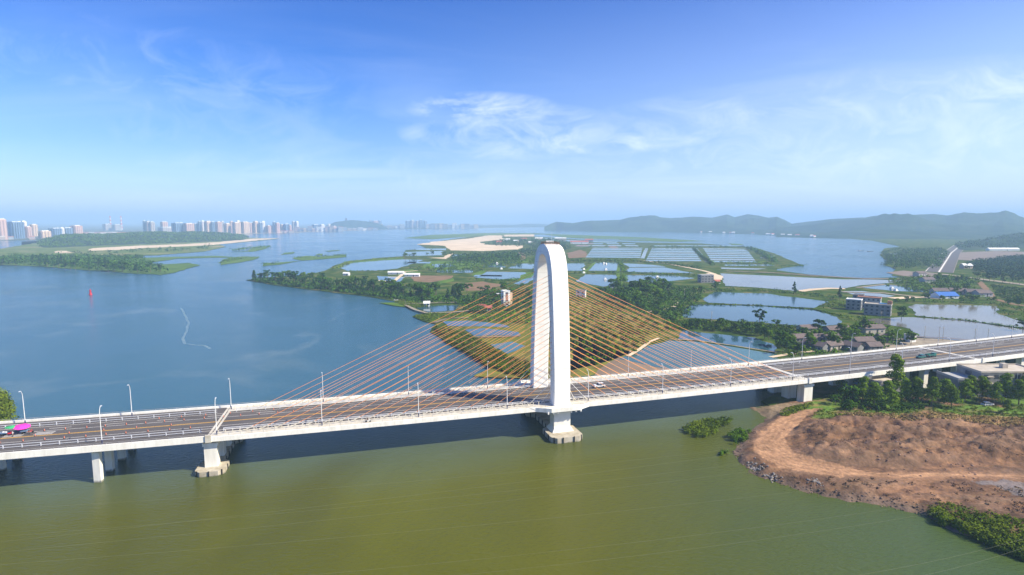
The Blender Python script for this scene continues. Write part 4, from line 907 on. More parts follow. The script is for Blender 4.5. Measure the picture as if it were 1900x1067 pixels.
PROTO = {'d': [make_tree('broadleaf_tree', 10, 8.5, M['leaf_d'], 'round', 1), make_tree('broadleaf_tree', 10, 7.5, M['leaf_d'], 'open', 2)],
         'm': [make_tree('broadleaf_tree', 10, 8.0, M['leaf_m'], 'round', 3), make_tree('broadleaf_tree', 10, 9.0, M['leaf_m'], 'round', 4)],
         'b': [make_tree('casuarina_tree', 12, 6.5, M['leaf_b'], 'cone', 5), make_tree('casuarina_tree', 12, 7.5, M['leaf_b'], 'open', 6)],
         'e': [make_tree('eucalyptus_tree', 11, 7.6, M['leaf_e'], 'euc', 7, 230, .27), make_tree('eucalyptus_tree', 10, 8.4, M['leaf_e'], 'euc', 8, 230, .27)],
         'y': [make_tree('fruit_tree', 6, 6.5, M['leaf_y'], 'round', 9, 34, .5), make_tree('fruit_tree', 5.5, 7, M['leaf_m'], 'round', 10, 34, .5)]}
used = set(); random.seed(11)
def tree(kind, x, y, z, h, label, group, rz=None):
    i = random.randrange(2); p = PROTO[kind][i]; k = (kind, i)
    if k in used: o = copy_tree(p)
    else: o = p; used.add(k)
    H0 = {'d': 10, 'm': 10, 'b': 12, 'e': 11, 'y': 6}[kind]; q = h/H0
    o.location = (x, y, z); o.rotation_euler = (0, 0, random.uniform(0, 6.3) if rz is None else rz); o.scale = (q*random.uniform(.85, 1.15), q*random.uniform(.85, 1.15), q)
    o['label'] = label
    if group: o['group'] = group
    elif 'group' in o: del o['group']
    return o
def belt(kinds, px, n, h0, h1, label, group, z=.5, w=0, zf=None):
    pts = [at(x, y) for x, y in px]; ls = [(b-a).length for a, b in zip(pts, pts[1:])]; T = sum(ls)
    for i in range(n):
        u = T*(i+random.uniform(.1, .9))/n; k = 0
        while k < len(ls)-1 and u > ls[k]: u -= ls[k]; k += 1
        p = pts[k].lerp(pts[k+1], u/ls[k]); x = p.x+random.uniform(-w, w)*.3; y = p.y+random.uniform(-w, w)
        tree(random.choice(kinds), x, y, zf(x, y) if zf else z, random.uniform(h0, h1), label, group)
def grove(kinds, px, n, h0, h1, label, group, z=.5):
    P = pts_in(px, n)
    for x, y in P: tree(random.choice(kinds), x, y, z, random.uniform(h0, h1), label, group)
belt('bbd', [(466, 520), (500, 524), (560, 531), (620, 538), (680, 544), (730, 552), (760, 556)], 44, 9, 16, 'tall dark tree in the belt along the near shore of the pond island', 'trees along the island near shore', w=6)
belt('bdm', [(500, 518), (560, 524), (620, 530), (700, 535), (740, 540)], 18, 9, 14, 'bushy dark tree in the second row behind the island shore', 'trees in the second row of the island shore', w=8)
grove('dbd', [(742, 545), (842, 545), (880, 548), (862, 562), (790, 560), (750, 556)], 22, 10, 15, 'dense dark tree of the grove by the stone jetty pond', 'trees of the jetty grove')
grove('dm', [(880, 545), (985, 535), (985, 560), (900, 562)], 16, 7, 11, 'leafy tree around the white tower house left of the arch', 'trees around the tower house')
grove('dmd', [(1100, 545), (1160, 532), (1230, 535), (1262, 545), (1245, 568), (1200, 580), (1140, 568)], 44, 9, 14, 'green tree of the wood right of the arch pylon', 'trees of the wood right of the arch')
grove('ym', [(1064, 580), (1160, 590), (1240, 600), (1190, 645), (1110, 672), (1064, 660)], 34, 4, 6.5, 'round yellow green fruit tree in the orchard behind the cables', 'fruit trees behind the right cables')
belt('db', [(840, 487), (900, 486), (965, 484)], 16, 10, 14, 'dark tree of the hedgerow between the ponds and the sand flat', 'trees between ponds and sand flat', w=8)
belt('bd', [(750, 482), (770, 478), (830, 476), (845, 478)], 9, 9, 13, 'dark tree left of the sand flat edge', 'trees left of the sand flat', w=8)
grove('bd', [(900, 455), (935, 447), (1000, 446), (1040, 450), (990, 458), (920, 457)], 24, 9, 14, 'dark tree among the far hamlet houses above the sand flat', 'trees of the far hamlet')
belt('bbd', [(0, 491), (60, 493), (130, 498), (200, 503), (240, 506), (285, 508)], 30, 12, 19, 'dark tree of the wooded bank on the left island', 'trees of the left island bank', w=25)
belt('dm', [(1262, 550), (1320, 540), (1335, 535)], 5, 6, 9, 'small tree by the concrete block house', 'trees by the block house', w=4)
belt('md', [(1270, 608), (1330, 614), (1400, 620), (1440, 640), (1452, 660)], 14, 6, 10, 'bushy green tree on the strip between the two ponds', 'trees on the pond strip', w=6)
grove('dmm', [(1450, 625), (1500, 612), (1640, 610), (1690, 620), (1640, 648), (1560, 655), (1460, 668)], 26, 5, 9, 'green tree among the tiled village houses', 'trees of the tiled village')
for x, y, h, k, lab in ((1408, 608, 13, 'b', 'tall lone dark tree standing over the pond strip'), (1440, 612, 8, 'd', 'flat topped tree right of the tall lone pond tree'), (1473, 544, 12, 'b', 'lone slender tree on the green dike between two ponds'), (1558, 556, 13, 'b', 'tall dark tree left of the unfinished brick houses'),
                        (1672, 594, 11, 'd', 'round dark tree right of the unfinished brick houses'), (1690, 640, 9, 'm', 'leafy tree left of the small white hut'), (1898, 615, 9, 'd', 'dark tree at the right end of the silty pond'), (1190, 548, 15, 'm', 'tallest pale tree of the wood right of the arch'), (1600, 608, 9, 'm', 'bright green tree on the brown pond shore')):
    p = at(x, y, .5); tree(k, p.x, p.y, .4, h, lab, None)
belt('dm', [(1660, 565), (1700, 560), (1760, 562), (1850, 564), (1900, 572)], 10, 5, 8, 'bushy tree on the far rim of the right pond', 'trees on the right pond rim', w=4)
grove('dm', [(1700, 545), (1740, 520), (1800, 522), (1830, 545), (1760, 550)], 12, 7, 11, 'green tree by the blue roofed sheds', 'trees by the blue roofed sheds')
grove('ym', [(1064, 590), (1160, 600), (1220, 610), (1180, 650), (1110, 675), (1064, 665)], 36, 3.5, 6, 'small olive green tree low in the orchard behind the cables', 'small orchard trees behind the right cables')
grove('dm', [(1180, 560), (1262, 575), (1250, 600), (1180, 590)], 14, 5, 8, 'bushy tree beside the pale track end right of the arch', 'trees beside the pale track end')
belt('bd', [(1810, 520), (1860, 526), (1900, 531)], 8, 9, 12, 'roadside tree along the far right road', 'trees along the far right road', w=2)
# near right bank trees
# crowns are measured in the photograph, so root each where its foot shows
EU = [(1600, 742, 8.5), (1622, 752, 9), (1646, 748, 9), (1655, 765, 8), (1700, 752, 9.5), (1728, 756, 10.5), (1752, 750, 10), (1765, 758, 9), (1800, 742, 8.5), (1822, 742, 9.5), (1845, 752, 9), (1862, 746, 10), (1890, 752, 9), (1905, 742, 11), (1868, 768, 5), (1790, 748, 9), (1680, 748, 8.5)]
for x, y, h in EU:
    p = at(x, y, 1.5); tree('e', p.x, p.y, ZB(p.x, p.y)-.2, h*1.12, 'young eucalyptus in the row below the concrete house', 'eucalyptus row on the right bank')
p = at(1669, 745, 1.0); BT = tree('e', p.x, p.y+3, .8, 16.5, 'tallest tree, rising above the right part of the bridge deck', None); BT.scale = (1.3, 1.3, 1.68)
for x, y, h in ((1560, 738, 7), (1580, 750, 7.5), (1605, 730, 8), (1550, 755, 5), (1575, 765, 4.5)):
    p = at(x, y, 1.); tree('d', p.x, p.y, ZB(p.x, p.y)-.2, h, 'dark broadleaf tree in the shade right of the bridge pier', 'dark trees by the bridge pier')
# masses of vegetation
thicket('mangrove_thicket', 'dark olive mangrove thicket at the lower right corner', [(1722, 958), (1745, 944), (1790, 952), (1850, 970), (1920, 980), (2050, 1010), (2050, 1075), (1900, 1040), (1850, 1022), (1790, 992), (1740, 974)], 950, 1.15, 2.1, 60, .24, M['mangrove'], 0)
thicket('mangrove_thicket', 'green mangrove patch in the water beside the shaded bank', [(1268, 798), (1300, 784), (1362, 778), (1350, 788), (1325, 806), (1300, 815), (1278, 808)], 150, .9, 1.6, 45, .26, M['mangrove'], 0)
thicket('mangrove_thicket', 'small green bush clump beside the dirt bank', [(1352, 812), (1370, 800), (1392, 803), (1385, 822), (1360, 826)], 60, .9, 1.8, 45, .26, M['leaf_m'], 0)
thicket('mangrove_thicket', 'tiny bush in the water left of the bank bend', [(1330, 842), (1340, 838), (1350, 842), (1340, 849)], 10, .7, 1.2, 40, .22, M['leaf_m'], 0)
thicket('mangrove_thicket', 'olive mangrove mass at the left edge beyond the bridge', [(-90, 700), (0, 735), (22, 752), (28, 785), (10, 800), (-90, 810)], 420, 1.6, 4.2, 45, .4, M['leaf_y'], 0)
thicket('mangrove_thicket', 'long dark olive mangrove strip left of the arch, along the water', [(808, 612), (830, 612), (870, 626), (905, 645), (945, 670), (985, 680), (985, 704), (945, 697), (910, 685), (885, 669), (860, 653), (830, 636)], 900, 1.7, 2.6, 30, .42, M['mangrove'], 0)
thicket('mangrove_thicket', 'low green mangrove beyond the stone jetty', [(765, 588), (800, 583), (870, 585), (850, 592), (790, 597)], 170, 1.5, 1.6, 22, .4, M['mangrove'], .2)
thicket('mangrove_thicket', 'low green marsh thicket beside the island grove', [(730, 561), (760, 562), (800, 568), (780, 573), (752, 569)], 150, 1.5, 1.6, 22, .4, M['mangrove'], .2)
thicket('undergrowth', 'dark undergrowth along the near shore of the pond island', [(462, 520), (500, 519), (560, 527), (640, 534), (740, 545), (900, 562), (860, 566), (757, 562), (680, 549), (560, 535), (500, 527)], 700, 2.6, 3.4, 16, .9, M['leaf_d'], .3)
thicket('undergrowth', 'mixed scrub behind the right cables and arch', [(1062, 545), (1110, 540), (1250, 575), (1270, 595), (1225, 625), (1180, 655), (1100, 682), (1062, 672)], 700, 1.8, 1.8, 18, .6, M['leaf_m'], .5)
thicket('undergrowth', 'dense low wood right of the arch around the pale track', [(1100, 540), (1160, 530), (1240, 535), (1310, 540), (1300, 560), (1262, 600), (1190, 590), (1110, 570)], 620, 2.6, 3.6, 18, .8, M['leaf_d'], .5)
thicket('undergrowth', 'mixed scrub between the ponds left of the arch', [(870, 588), (985, 575), (985, 602), (940, 600), (880, 595)], 160, 1.8, 1.8, 18, .6, M['leaf_m'], .5)
thicket('undergrowth', 'bright scrub on the strip between the two big right ponds', [(1240, 600), (1290, 598), (1400, 602), (1480, 610), (1480, 640), (1440, 632), (1400, 622), (1300, 612), (1235, 615)], 420, 1.9, 2.2, 20, .6, M['leaf_m'], .5)
thicket('undergrowth', 'garden scrub among the tiled village houses', [(1445, 665), (1460, 625), (1500, 612), (1640, 606), (1700, 626), (1640, 650), (1540, 662)], 420, 1.8, 1.8, 20, .55, M['leaf_m'], .5)
thicket('undergrowth', 'dark scrub under the right end of the bridge', [(1530, 735), (1600, 725), (1720, 725), (1720, 770), (1640, 775), (1560, 772)], 320, 1.4, 1.9, 30, .35, M['leaf_d'], .5, zf=ZB)
thicket('undergrowth', 'green weeds across the top of the dirt bank', [(1500, 785), (1520, 770), (1640, 764), (1900, 760), (2000, 765), (2000, 788), (1800, 784), (1660, 780), (1540, 790)], 420, .7, .5, 26, .2, M['leaf_y'], 1.5, zf=ZB)
thicket('undergrowth', 'green weeds beside the shaded bridge pier', [(1445, 776), (1470, 762), (1512, 757), (1490, 770), (1455, 783)], 120, .7, .6, 22, .22, M['leaf_y'], 1.5, zf=ZB)
thicket('undergrowth', 'low wood on the wooded bank of the left islands', [(-60, 480), (100, 478), (250, 484), (280, 492), (310, 508), (240, 507), (120, 497), (-60, 490)], 800, 5, 8, 14, 1.5, M['leaf_d'], 1)
thicket('undergrowth', 'thin line of shrubs on the far rim of the left island', [(110, 478), (250, 477), (270, 479), (250, 482), (130, 481)], 200, 4, 6, 12, 1.5, M['leaf_d'], .4)
thicket('undergrowth', 'scrub and crops on the far half of the pond island', [(760, 500), (860, 484), (980, 480), (1060, 482), (1180, 482), (1160, 488), (1060, 488), (960, 490), (880, 500), (840, 510)], 420, 3.2, 3, 12, 1.1, M['leaf_m'], .5)
thicket('undergrowth', 'blue green wood in front of the far hamlet', [(840, 477), (960, 468), (985, 462), (1000, 452), (1040, 450), (1060, 462), (1000, 476), (860, 486)], 500, 4, 6, 12, 1.4, M['leaf_b'], .5)
thicket('undergrowth', 'dense dark wood of the far hamlet beyond the sand flat', [(905, 457), (935, 446), (1040, 447), (1060, 455), (1000, 460)], 300, 5, 9, 14, 1.6, M['leaf_b'], .5)
thicket('undergrowth', 'dark wood strip between the ponds and the pale sand flat', [(838, 488), (850, 478), (960, 474), (968, 487), (900, 490)], 300, 4, 9, 14, 1.4, M['leaf_d'], .5)
thicket('undergrowth', 'dark wood between the tower house and the jetty ponds', [(850, 560), (900, 548), (990, 545), (990, 575), (900, 585), (860, 580)], 330, 2.6, 5, 18, .8, M['leaf_d'], .5)
thicket('undergrowth', 'shrubs along the right shore beside the highway', [(1640, 478), (1680, 465), (1740, 462), (1760, 470), (1740, 500), (1700, 498), (1660, 500)], 600, 4.5, 6, 12, 1.4, M['leaf_d'], .5)
thicket('undergrowth', 'plantation right of the highway', [(1785, 500), (1800, 490), (1850, 482), (1940, 476), (1940, 525), (1860, 516)], 900, 3.8, 7, 14, 1.2, M['leaf_b'], .5)
thicket('undergrowth', 'scrub between the sheds and the far right road', [(1700, 516), (1750, 514), (1820, 522), (1800, 535), (1840, 560), (1760, 556), (1700, 545), (1650, 520)], 420, 2.8, 3.4, 14, .9, M['leaf_m'], .5)
thicket('undergrowth', 'green slope at the far right edge', [(1840, 530), (1940, 540), (1940, 570), (1880, 564), (1850, 550)], 350, 1.8, 1.4, 16, .7, M['leaf_m'], .5)
M['brush'] = leafmat('dry_brown_brush', (.13, .080, .050), (.20, .125, .075), .2)
thicket('dry_brush', 'dry brown brush over the excavated mound of the bank', [(1480, 815), (1520, 796), (1640, 800), (1900, 812), (2050, 820), (2050, 868), (1900, 868), (1780, 860), (1680, 866), (1580, 862), (1500, 846)], 260, .7, .35, 14, .16, M['brush'], 2, zf=ZB)
thicket('dry_brush', 'yellowish dry grass above the excavated mound', [(1560, 783), (1700, 786), (1900, 790), (2050, 795), (2050, 818), (1900, 812), (1700, 802), (1600, 798)], 1100, .9, .6, 16, .24, leafmat('dry_yellow_grass', (.20, .15, .05), (.32, .23, .10), .15), 2, zf=ZB)
thicket('dry_brush', 'brown scrub between the dirt track and the water', [(1440, 892), (1500, 896), (1700, 902), (1900, 915), (2050, 940), (2050, 985), (1900, 965), (1720, 945), (1560, 918)], 110, .8, .35, 14, .24, M['brush'], 1, zf=ZB)
thicket('undergrowth', 'scattered bushes on the sandy flats of the left island', [(60, 474), (200, 473), (380, 465), (400, 456), (200, 468)], 60, 5, 6, 12, 1.6, M['leaf_d'], .5)
H = [([(1290, 542), (1380, 541), (1450, 544), (1555, 556)], 5, 4.5, 2.6, 'leaf_d', 'dark hedge on the dike between the silty and blue ponds'), ([(1280, 566), (1400, 568.5), (1508, 575.5), (1560, 588)], 2.5, 1.4, 2.2, 'leaf_m', 'low scrub on the thin dike between two blue ponds'),
     ([(1700, 589), (1800, 597), (1900, 612)], 2.5, 1.5, 2.2, 'leaf_m', 'low scrub on the diagonal dike of the right ponds'), ([(1655, 560), (1720, 563), (1850, 566), (1905, 580)], 8, 3.5, 2.5, 'leaf_m', 'green hedge behind the far right pond'), ([(1560, 590), (1600, 600), (1640, 602)], 4, 3, 2, 'leaf_y', 'bright shrubs between the brown pond and village'),
     ([(1855, 580), (1880, 588), (1920, 598)], 12, 4, 2.5, 'leaf_d', 'shrubs on the spit of the right pond'), ([(1060, 486), (1150, 485), (1230, 489), (1300, 499)], 6, 3.5, 4, 'leaf_m', 'hedge along the curved track between pond rows'), ([(1060, 507), (1150, 508), (1290, 512)], 4, 3, 4, 'leaf_d', 'hedge between two rows of island ponds'),
     ([(1150, 489), (1158, 505)], 5, 3.5, 4, 'leaf_m', 'short cross hedge between island ponds'), ([(1155, 512), (1162, 524)], 6, 4, 4, 'leaf_m', 'short hedge beside the lower island pond'), ([(620, 500), (650, 487), (700, 482), (748, 479)], 7, 3, 5, 'leaf_y', 'bright rim of reeds around the large left pond'),
     ([(640, 504), (740, 503)], 2, 1.2, 4, 'leaf_d', 'dark causeway edge below the large left pond'), ([(870, 520), (925, 522), (965, 520)], 4, 3, 4, 'leaf_d', 'hedge below the deep blue pond'), ([(1320, 489), (1400, 490), (1440, 492)], 8, 5, 5, 'leaf_m', 'hedge below the striped right ponds'),
     ([(1388, 461), (1410, 470), (1440, 488)], 14, 6, 6, 'leaf_d', 'shrubs at the right tip of the island'), ([(1196, 459), (1385, 459)], 6, 4, 9, 'leaf_d', 'hedge behind the striped ponds'), ([(1287, 461), (1300, 475), (1322, 492)], 4, 3, 5, 'leaf_d', 'hedge beside the canal between striped ponds'), ([(800, 499), (870, 500), (900, 503)], 4, 3, 5, 'leaf_d', 'hedge between the small left ponds'),
     ([(410, 489), (440, 481), (480, 478)], 14, 4, 7, 'leaf_m', 'shrubs on the leftmost reed islet'), ([(487, 492), (510, 489)], 8, 4, 6, 'leaf_d', 'shrubs on the small round reed islet'), ([(545, 479), (590, 478), (640, 474)], 8, 4, 9, 'leaf_m', 'shrubs on the long thin reed islet'), ([(428, 466), (470, 461), (500, 458)], 12, 6, 10, 'leaf_d', 'trees on the farther reed islet'),
     ([(1640, 494), (1650, 484), (1640, 470), (1670, 461)], 10, 4, 8, 'leaf_d', 'shrubs on the right river shore'), ([(1640, 530), (1700, 534), (1745, 547)], 4, 2.2, 4, 'leaf_m', 'scrub on the curved dike left of the blue roof'), ([(1446, 495), (1490, 493)], 10, 2.5, 5, 'leaf_m', 'green spit at the island right tip'), ([(1520, 572), (1545, 566), (1560, 575)], 9, 4, 3, 'leaf_y', 'bright shrub mound left of the unfinished houses')]
for px, w, h, st, m, lab in H: hedge('hedge', lab, px, w, h, 14, max(.4, at(px[0][0], px[0][1]).y*.0012), M[m], st)
# ------------------------------------------------------------------ buildings
def bldg(name, label, cat, px, py, w, dep, h, rz, wall, roofm, floors=2, bays=3, parapet=.5, z=.5, extra=None, win=True, loc=None, group=None):
    p = loc or at(px, py, z); t = thing(name, label, cat, p, rz, group)
    b = MB(); b.box((0, 0, h/2-.3), (w, dep, h+.6)); b.build('wall', M[wall], t)
    b = MB(); b.box((0, 0, h+.05), (w+.3, dep+.3, .3))
    if parapet:
        for sx_, sy_, a, c in ((0, -1, w+.3, .2), (0, 1, w+.3, .2), (-1, 0, .2, dep-.1), (1, 0, .2, dep-.1)): b.box((sx_*(w/2+.05), sy_*(dep/2+.05), h+.2+parapet/2), (a, c, parapet))
    b.build('roof', M[roofm], t)
    if win:
        for f in range(floors):
            for k in range(bays):
                for side in (-1, 1):
                    q = MB(); x = (k+.5)/bays*w-w/2; zz = (f+.55)*h/floors; q.box((x, side*(dep/2+.02), zz), (w/bays*.42, .08, h/floors*.45)); q.build('window', M['glass'], t)
            for side in (-1, 1):
                q = MB(); q.box((side*(w/2+.02), 0, (f+.55)*h/floors), (.08, dep*.25, h/floors*.45)); q.build('window', M['glass'], t)
    if extra: extra(t, w, dep, h)
    return t
def xbox(*a):
    def f(t, w, dep, h):
        for nm, c, d, m in a: q = MB(); q.box(c, d); q.build(nm, M[m], t)
    return f
BL = R(-12)
bldg('concrete_house', 'unfinished grey house, the left one of the pond island group', 'house', 1584, 574, 11, 9, 8.5, R(-38), 'bareconc', 'whitewall', 3, 3)
bldg('concrete_house', 'unfinished grey house with a blue awning, front right of its group', 'house', 1628, 584, 18, 10, 8.5, R(-38), 'bareconc', 'roofslab', 3, 5, extra=xbox(('awning', (3.2, 2.2, 9.2), (5, 3, .3), 'cyanroof'), ('stair_tower', (7.5, 3, 10), (3, 3, 3), 'brick')))
bldg('concrete_house', 'unfinished brick house behind the grey ones on the pond shore', 'house', 1612, 571, 17, 9, 9.0, R(-38), 'greywall', 'brick', 3, 5)
bldg('concrete_house', 'dark grey narrow house at the back of the unfinished group', 'house', 1592, 567, 8, 8, 9.5, R(-38), 'bareconc', 'bareconc', 3, 2)
bldg('tower_house', 'tall narrow white house with orange panels left of the arch', 'house', 938, 567, 6, 7, 13, R(20), 'whitewall', 'whitewall', 4, 1, extra=xbox(('panel', (-.0, -3.56, 8), (2, .1, 6), 'brick'), ('stair_block', (4.6, 1, 5.5), (3.2, 4, 12), 'creamwall'), ('roof_canopy', (-5.5, 0, 11), (6, 3, .3), 'whitewall')))
bldg('block_house', 'grey flat roofed house by the curved track', 'house', 1309, 524, 16, 10, 9, R(8), 'bareconc', 'greywall', 3, 4, extra=xbox(('white_end_wall', (8.1, 0, 4.5), (.4, 9, 9), 'whitewall')))
bldg('hut', 'small white hut beside the silty pond, above the deck', 'hut', 1688, 634, 4.5, 4.5, 4.0, R(15), 'whitewall', 'whitewall', 1, 1)
bldg('small_house', 'dark roofed house with white walls inside the cable fan', 'house', 1078, 552, 9, 8, 7, R(-15), 'whitewall', 'bareconc', 2, 2)
bldg('small_house', 'low white shed at the wood edge right of the arch', 'house', 1140, 534, 9, 6, 4, R(10), 'whitewall', 'bareconc', 1, 2)
# big concrete house on the right bank
pb = at(1780, 742, 1.0)
def bigextra(t, w, dep, h):
    q = MB(); q.box((-w/2-4.75, -.6, h*.36), (9.4, 12, h*.72)); q.build('wall', M['bareconc'], t)
    q = MB(); q.box((-w/2-4.75, -.6, h*.72+.12), (9.6, 12.2, .25)); q.box((-w/2-9.4, -.6, h*.72+.6), (.25, 12.2, .8)); q.box((-w/2-4.7, -6.6, h*.72+.6), (9.4, .25, .8)); q.build('terrace', M['greywall'], t)
    for z in (h*.3, h*.62, h*.86):
        for x in (-w*.36, -w*.05, w*.25, w*.42):
            q = MB(); q.box((x, -dep/2-.5, z), (2.6, 1.0, .15)); q.build('window_canopy', M['roofslab'], t)
    for x in (w*.08, w*.14): q = MB(); q.tube((x, -dep/2-.12, 0), (x, -dep/2-.12, h), .1); q.build('drain_pipe', M['whitewall'], t)
    q = MB(); q.box((w*.1, 1, h+1.2), (2.2, 2.0, 2.0)); q.build('roof_hut', M['roofslab'], t)
YF = pb.y; HM = hgt(692, YF+1)-1.0; XL = atY(1824, YF, HM).x
bldg('concrete_house', 'large bare concrete house beside the bridge at the right edge', 'house', 0, 0, 26, 13, HM, 0, 'bareconc', 'roofslab', 3, 6, .5, loc=(XL+13, YF+7.5, 1.0), extra=bigextra)
pb = at(1652, 742, 1.0); bldg('concrete_house', 'small bare concrete house with a littered flat roof beside the tallest tree', 'house', 0, 0, 11, 8, 6.6, R(14), 'bareconc', 'roofslab', 2, 3, .6, loc=(pb.x, pb.y+6, 1.0))
pb = at(1612, 728, 1.); t = thing('shed', 'shed with a bright blue sheet roof under the trees', 'shed', (pb.x, pb.y+2, 1.0), R(14)); b = MB(); b.box((0, 0, 1.5), (7, 5, 3)); b.build('wall', M['brick'], t); b = MB(); b.prism([(-4.2, -3), (4.2, -3), (4.2, 3), (-4.2, 3)], 3.0, 3.3); b.build('roof', M['cyanroof'], t)
def gable(label, px, py, w, dep, h, rz, wall='bareconc', roofm='tile', name='tiled_house', group=None, z=.5):
    p = at(px, py, z); t = thing(name, label, 'house', p, rz, group)
    b = MB(); b.box((0, 0, h/2-.2), (w, dep, h+.4)); hh = dep*.26
    b.add([(-w/2, -dep/2, h), (-w/2, dep/2, h), (-w/2, 0, h+hh), (w/2, -dep/2, h), (w/2, dep/2, h), (w/2, 0, h+hh)], [(0, 2, 1), (3, 4, 5)]); b.build('wall', M[wall], t)
    o = .5; b = MB()
    for sg in (-1, 1):
        y0 = sg*(dep/2+o); z0 = h-.12-o*.5; vs = [(-w/2-o, y0, z0), (w/2+o, y0, z0), (w/2+o, 0, h+hh+.1), (-w/2-o, 0, h+hh+.1)]; vs += [(x, y, z+.22) for x, y, z in vs]
        b.add(vs, [(0, 1, 2, 3), (7, 6, 5, 4), (0, 4, 5, 1), (1, 5, 6, 2), (2, 6, 7, 3), (3, 7, 4, 0)])
    b.build('roof', M[roofm], t)
    q = MB(); q.box((w*.1, -dep/2-.03, h*.4), (1.1, .08, h*.8)); q.build('door', M['black'], t)
    for x in (-w*.3, w*.34): q = MB(); q.box((x, -dep/2-.03, h*.55), (1.1, .08, 1.0)); q.build('window', M['glass'], t)
    return t
VH = [(1496, 616, 11, 'upper left house of the tiled village, by the pond'), (1482, 634, 10, 'leftmost house of the tiled village'), (1514, 634, 12, 'second tiled house in the middle row of the village'), (1540, 634, 11, 'third tiled house in the middle row of the village'), (1552, 618, 16, 'long low tiled house behind the village lamp'), (1512, 648, 13, 'long tiled house nearest the deck on the left'), (1545, 648, 11, 'hipped tiled house with a pale gable near the deck'),
      (1600, 640, 12, 'large tiled house in the middle of the village'), (1582, 650, 9, 'small tiled house just above the deck'), (1617, 621, 14, 'two storey pale house at the back of the village'), (1640, 634, 9, 'tiled house half hidden right of the village'), (1618, 650, 8, 'small shed with a pale wall above the deck')]
for i, (x, y, w, lab) in enumerate(VH): gable(lab, x, y, w, 6.5, 3.2 if i != 9 else 5, R(random.choice((8, 14, 20, -60, 12))), 'bareconc' if i % 3 else 'roofslab')
gable('long blue sheet roofed shed by the curved dike', 1752, 553, 20, 11, 3, R(5), 'whitewall', 'blueroof', 'shed')
for i, (x, y, lab) in enumerate(((1742, 546, 'small grey roofed house left behind the blue shed'), (1776, 546, 'pink walled house right behind the blue shed'), (1806, 548, 'grey roofed house farther right of the blue shed'), (1822, 550, 'rightmost small house of the shed group'), (1706, 512, 'low house on the right shore beyond the dike'), (1720, 524, 'grey low house left of the wooded slope'))):
    gable(lab, x, y, 14, 9, 4, R(random.uniform(-20, 20)), 'pinkwall' if i in (1,) else 'greywall', 'tile', 'small_house')
gable('long pale blue roofed warehouse below the right hill', 1860, 465, 76, 12, 4, R(0), 'whitewall', 'whitewall', 'warehouse')
gable('small white roofed hut beside the highway', 1792, 498, 14, 10, 5, 0, 'creamwall', 'whitewall', 'small_house')
HV = [(926, 452, 20, 'pinkwall'), (940, 447, 26, 'whitewall'), (958, 450, 18, 'creamwall'), (972, 446, 22, 'whitewall'), (1000, 445, 30, 'pinkwall'), (1040, 445, 45, 'creamwall'), (1075, 452, 60, 'whitewall'), (1020, 452, 24, 'whitewall'), (985, 453, 16, 'pinkwall'), (1093, 448, 30, 'greywall')]
for i, (x, y, w, m) in enumerate(HV): gable('%s house of the far hamlet, %s from the left' % ({'pinkwall': 'pink', 'whitewall': 'white', 'creamwall': 'cream', 'greywall': 'grey'}[m], ORD[i]), x, y, w, 12, 6, R(random.uniform(-8, 8)), m, 'redroof' if i % 3 == 0 else 'whitewall', 'farm_house')
random.seed(21); fv = sorted(random.uniform(1300, 1560) for _ in range(16))
for i, x in enumerate(fv): gable('tiny pale house at the foot of the far hills, %s from the left' % ORD[i], x, float(np.interp(x, [1250, 1400, 1470, 1560], [431, 435, 439, 442.5]))-.9-random.uniform(0, .8), random.uniform(11, 20), 9, 5, R(random.uniform(-30, 30)), 'whitewall', 'whitewall' if i % 3 else 'redroof', 'farm_house', z=3)
random.seed(9)
for i, (x, y, w) in enumerate(((735, 509, 22), (765, 513, 20), (643, 511, 8), (792, 568, 5), (895, 574, 6), (906, 577, 6), (1330, 526, 6))): gable(['long white sheds beside the large left pond', 'white shed at the field corner by the left pond', 'small pale hut at the island shore track', 'tiny hut on the jetty dike', 'pale work hut at the jetty root', 'second pale work hut at the jetty root', 'small hut below the block house'][i], x, y, w, 5, 3, R(random.uniform(-10, 10)), 'whitewall', 'whitewall' if i < 4 else 'redroof', 'hut')
# ------------------------------------------------------------------ city across the water
def tower(label, x0, x1, yt, yb, wall, name='apartment_tower', turn=35, group=None, alt=None):
    Y = at(950, yb, 2).y; p = atY((x0+x1)/2, Y, 0); w = (x1-x0)/F*Y*1.12; h = max(6, hgt(yt, Y)); a = R(turn)
    side = w/(math.cos(a)+math.sin(a)*.8); sx_, sy_ = side, side*.8
    view = -math.atan2(p.x, p.y); t = thing(name, label, 'building', (p.x, p.y, .6), view+a, group)
    b = MB(); b.box((0, 0, h/2), (sx_, sy_, h)); nb = max(2, int(sx_/9))
    for k in range(nb):      # projecting bays
        x = (k+.5)/nb*sx_-sx_/2; b.box((x, -sy_/2-.9, h*.48), (sx_/nb*.55, 1.8, h*.96))
    for k in range(2): y = (k+.5)/2*sy_-sy_/2; b.box((sx_/2+.9, y, h*.48), (1.8, sy_/2*.5, h*.96)); b.box((-sx_/2-.9, y, h*.48), (1.8, sy_/2*.5, h*.96))
    b.build('wall', M[wall], t)
    b = MB(); b.box((-sx_*.15, 0, h+1.2), (sx_*.45, sy_*.5, 2.4)); b.box((sx_*.25, 0, h+1.8), (sx_*.25, sy_*.4, 3.6)); b.build('roof', M['whitewall'], t)
    b = MB()
    for k in range(nb+1): x = k/nb*sx_-sx_/2; b.box((x*.96, -sy_/2-.12, h*.48), (sx_/nb*.28, .25, h*.9))
    for k in (-1, 0, 1): b.box((sx_/2+.12, k*sy_*.42, h*.48), (.25, sy_*.14, h*.9)); b.box((-sx_/2-.12, k*sy_*.42, h*.48), (.25, sy_*.14, h*.9))
    b.build('window_band', M['glass' if wall == 'bluewall' else 'towerband'], t)
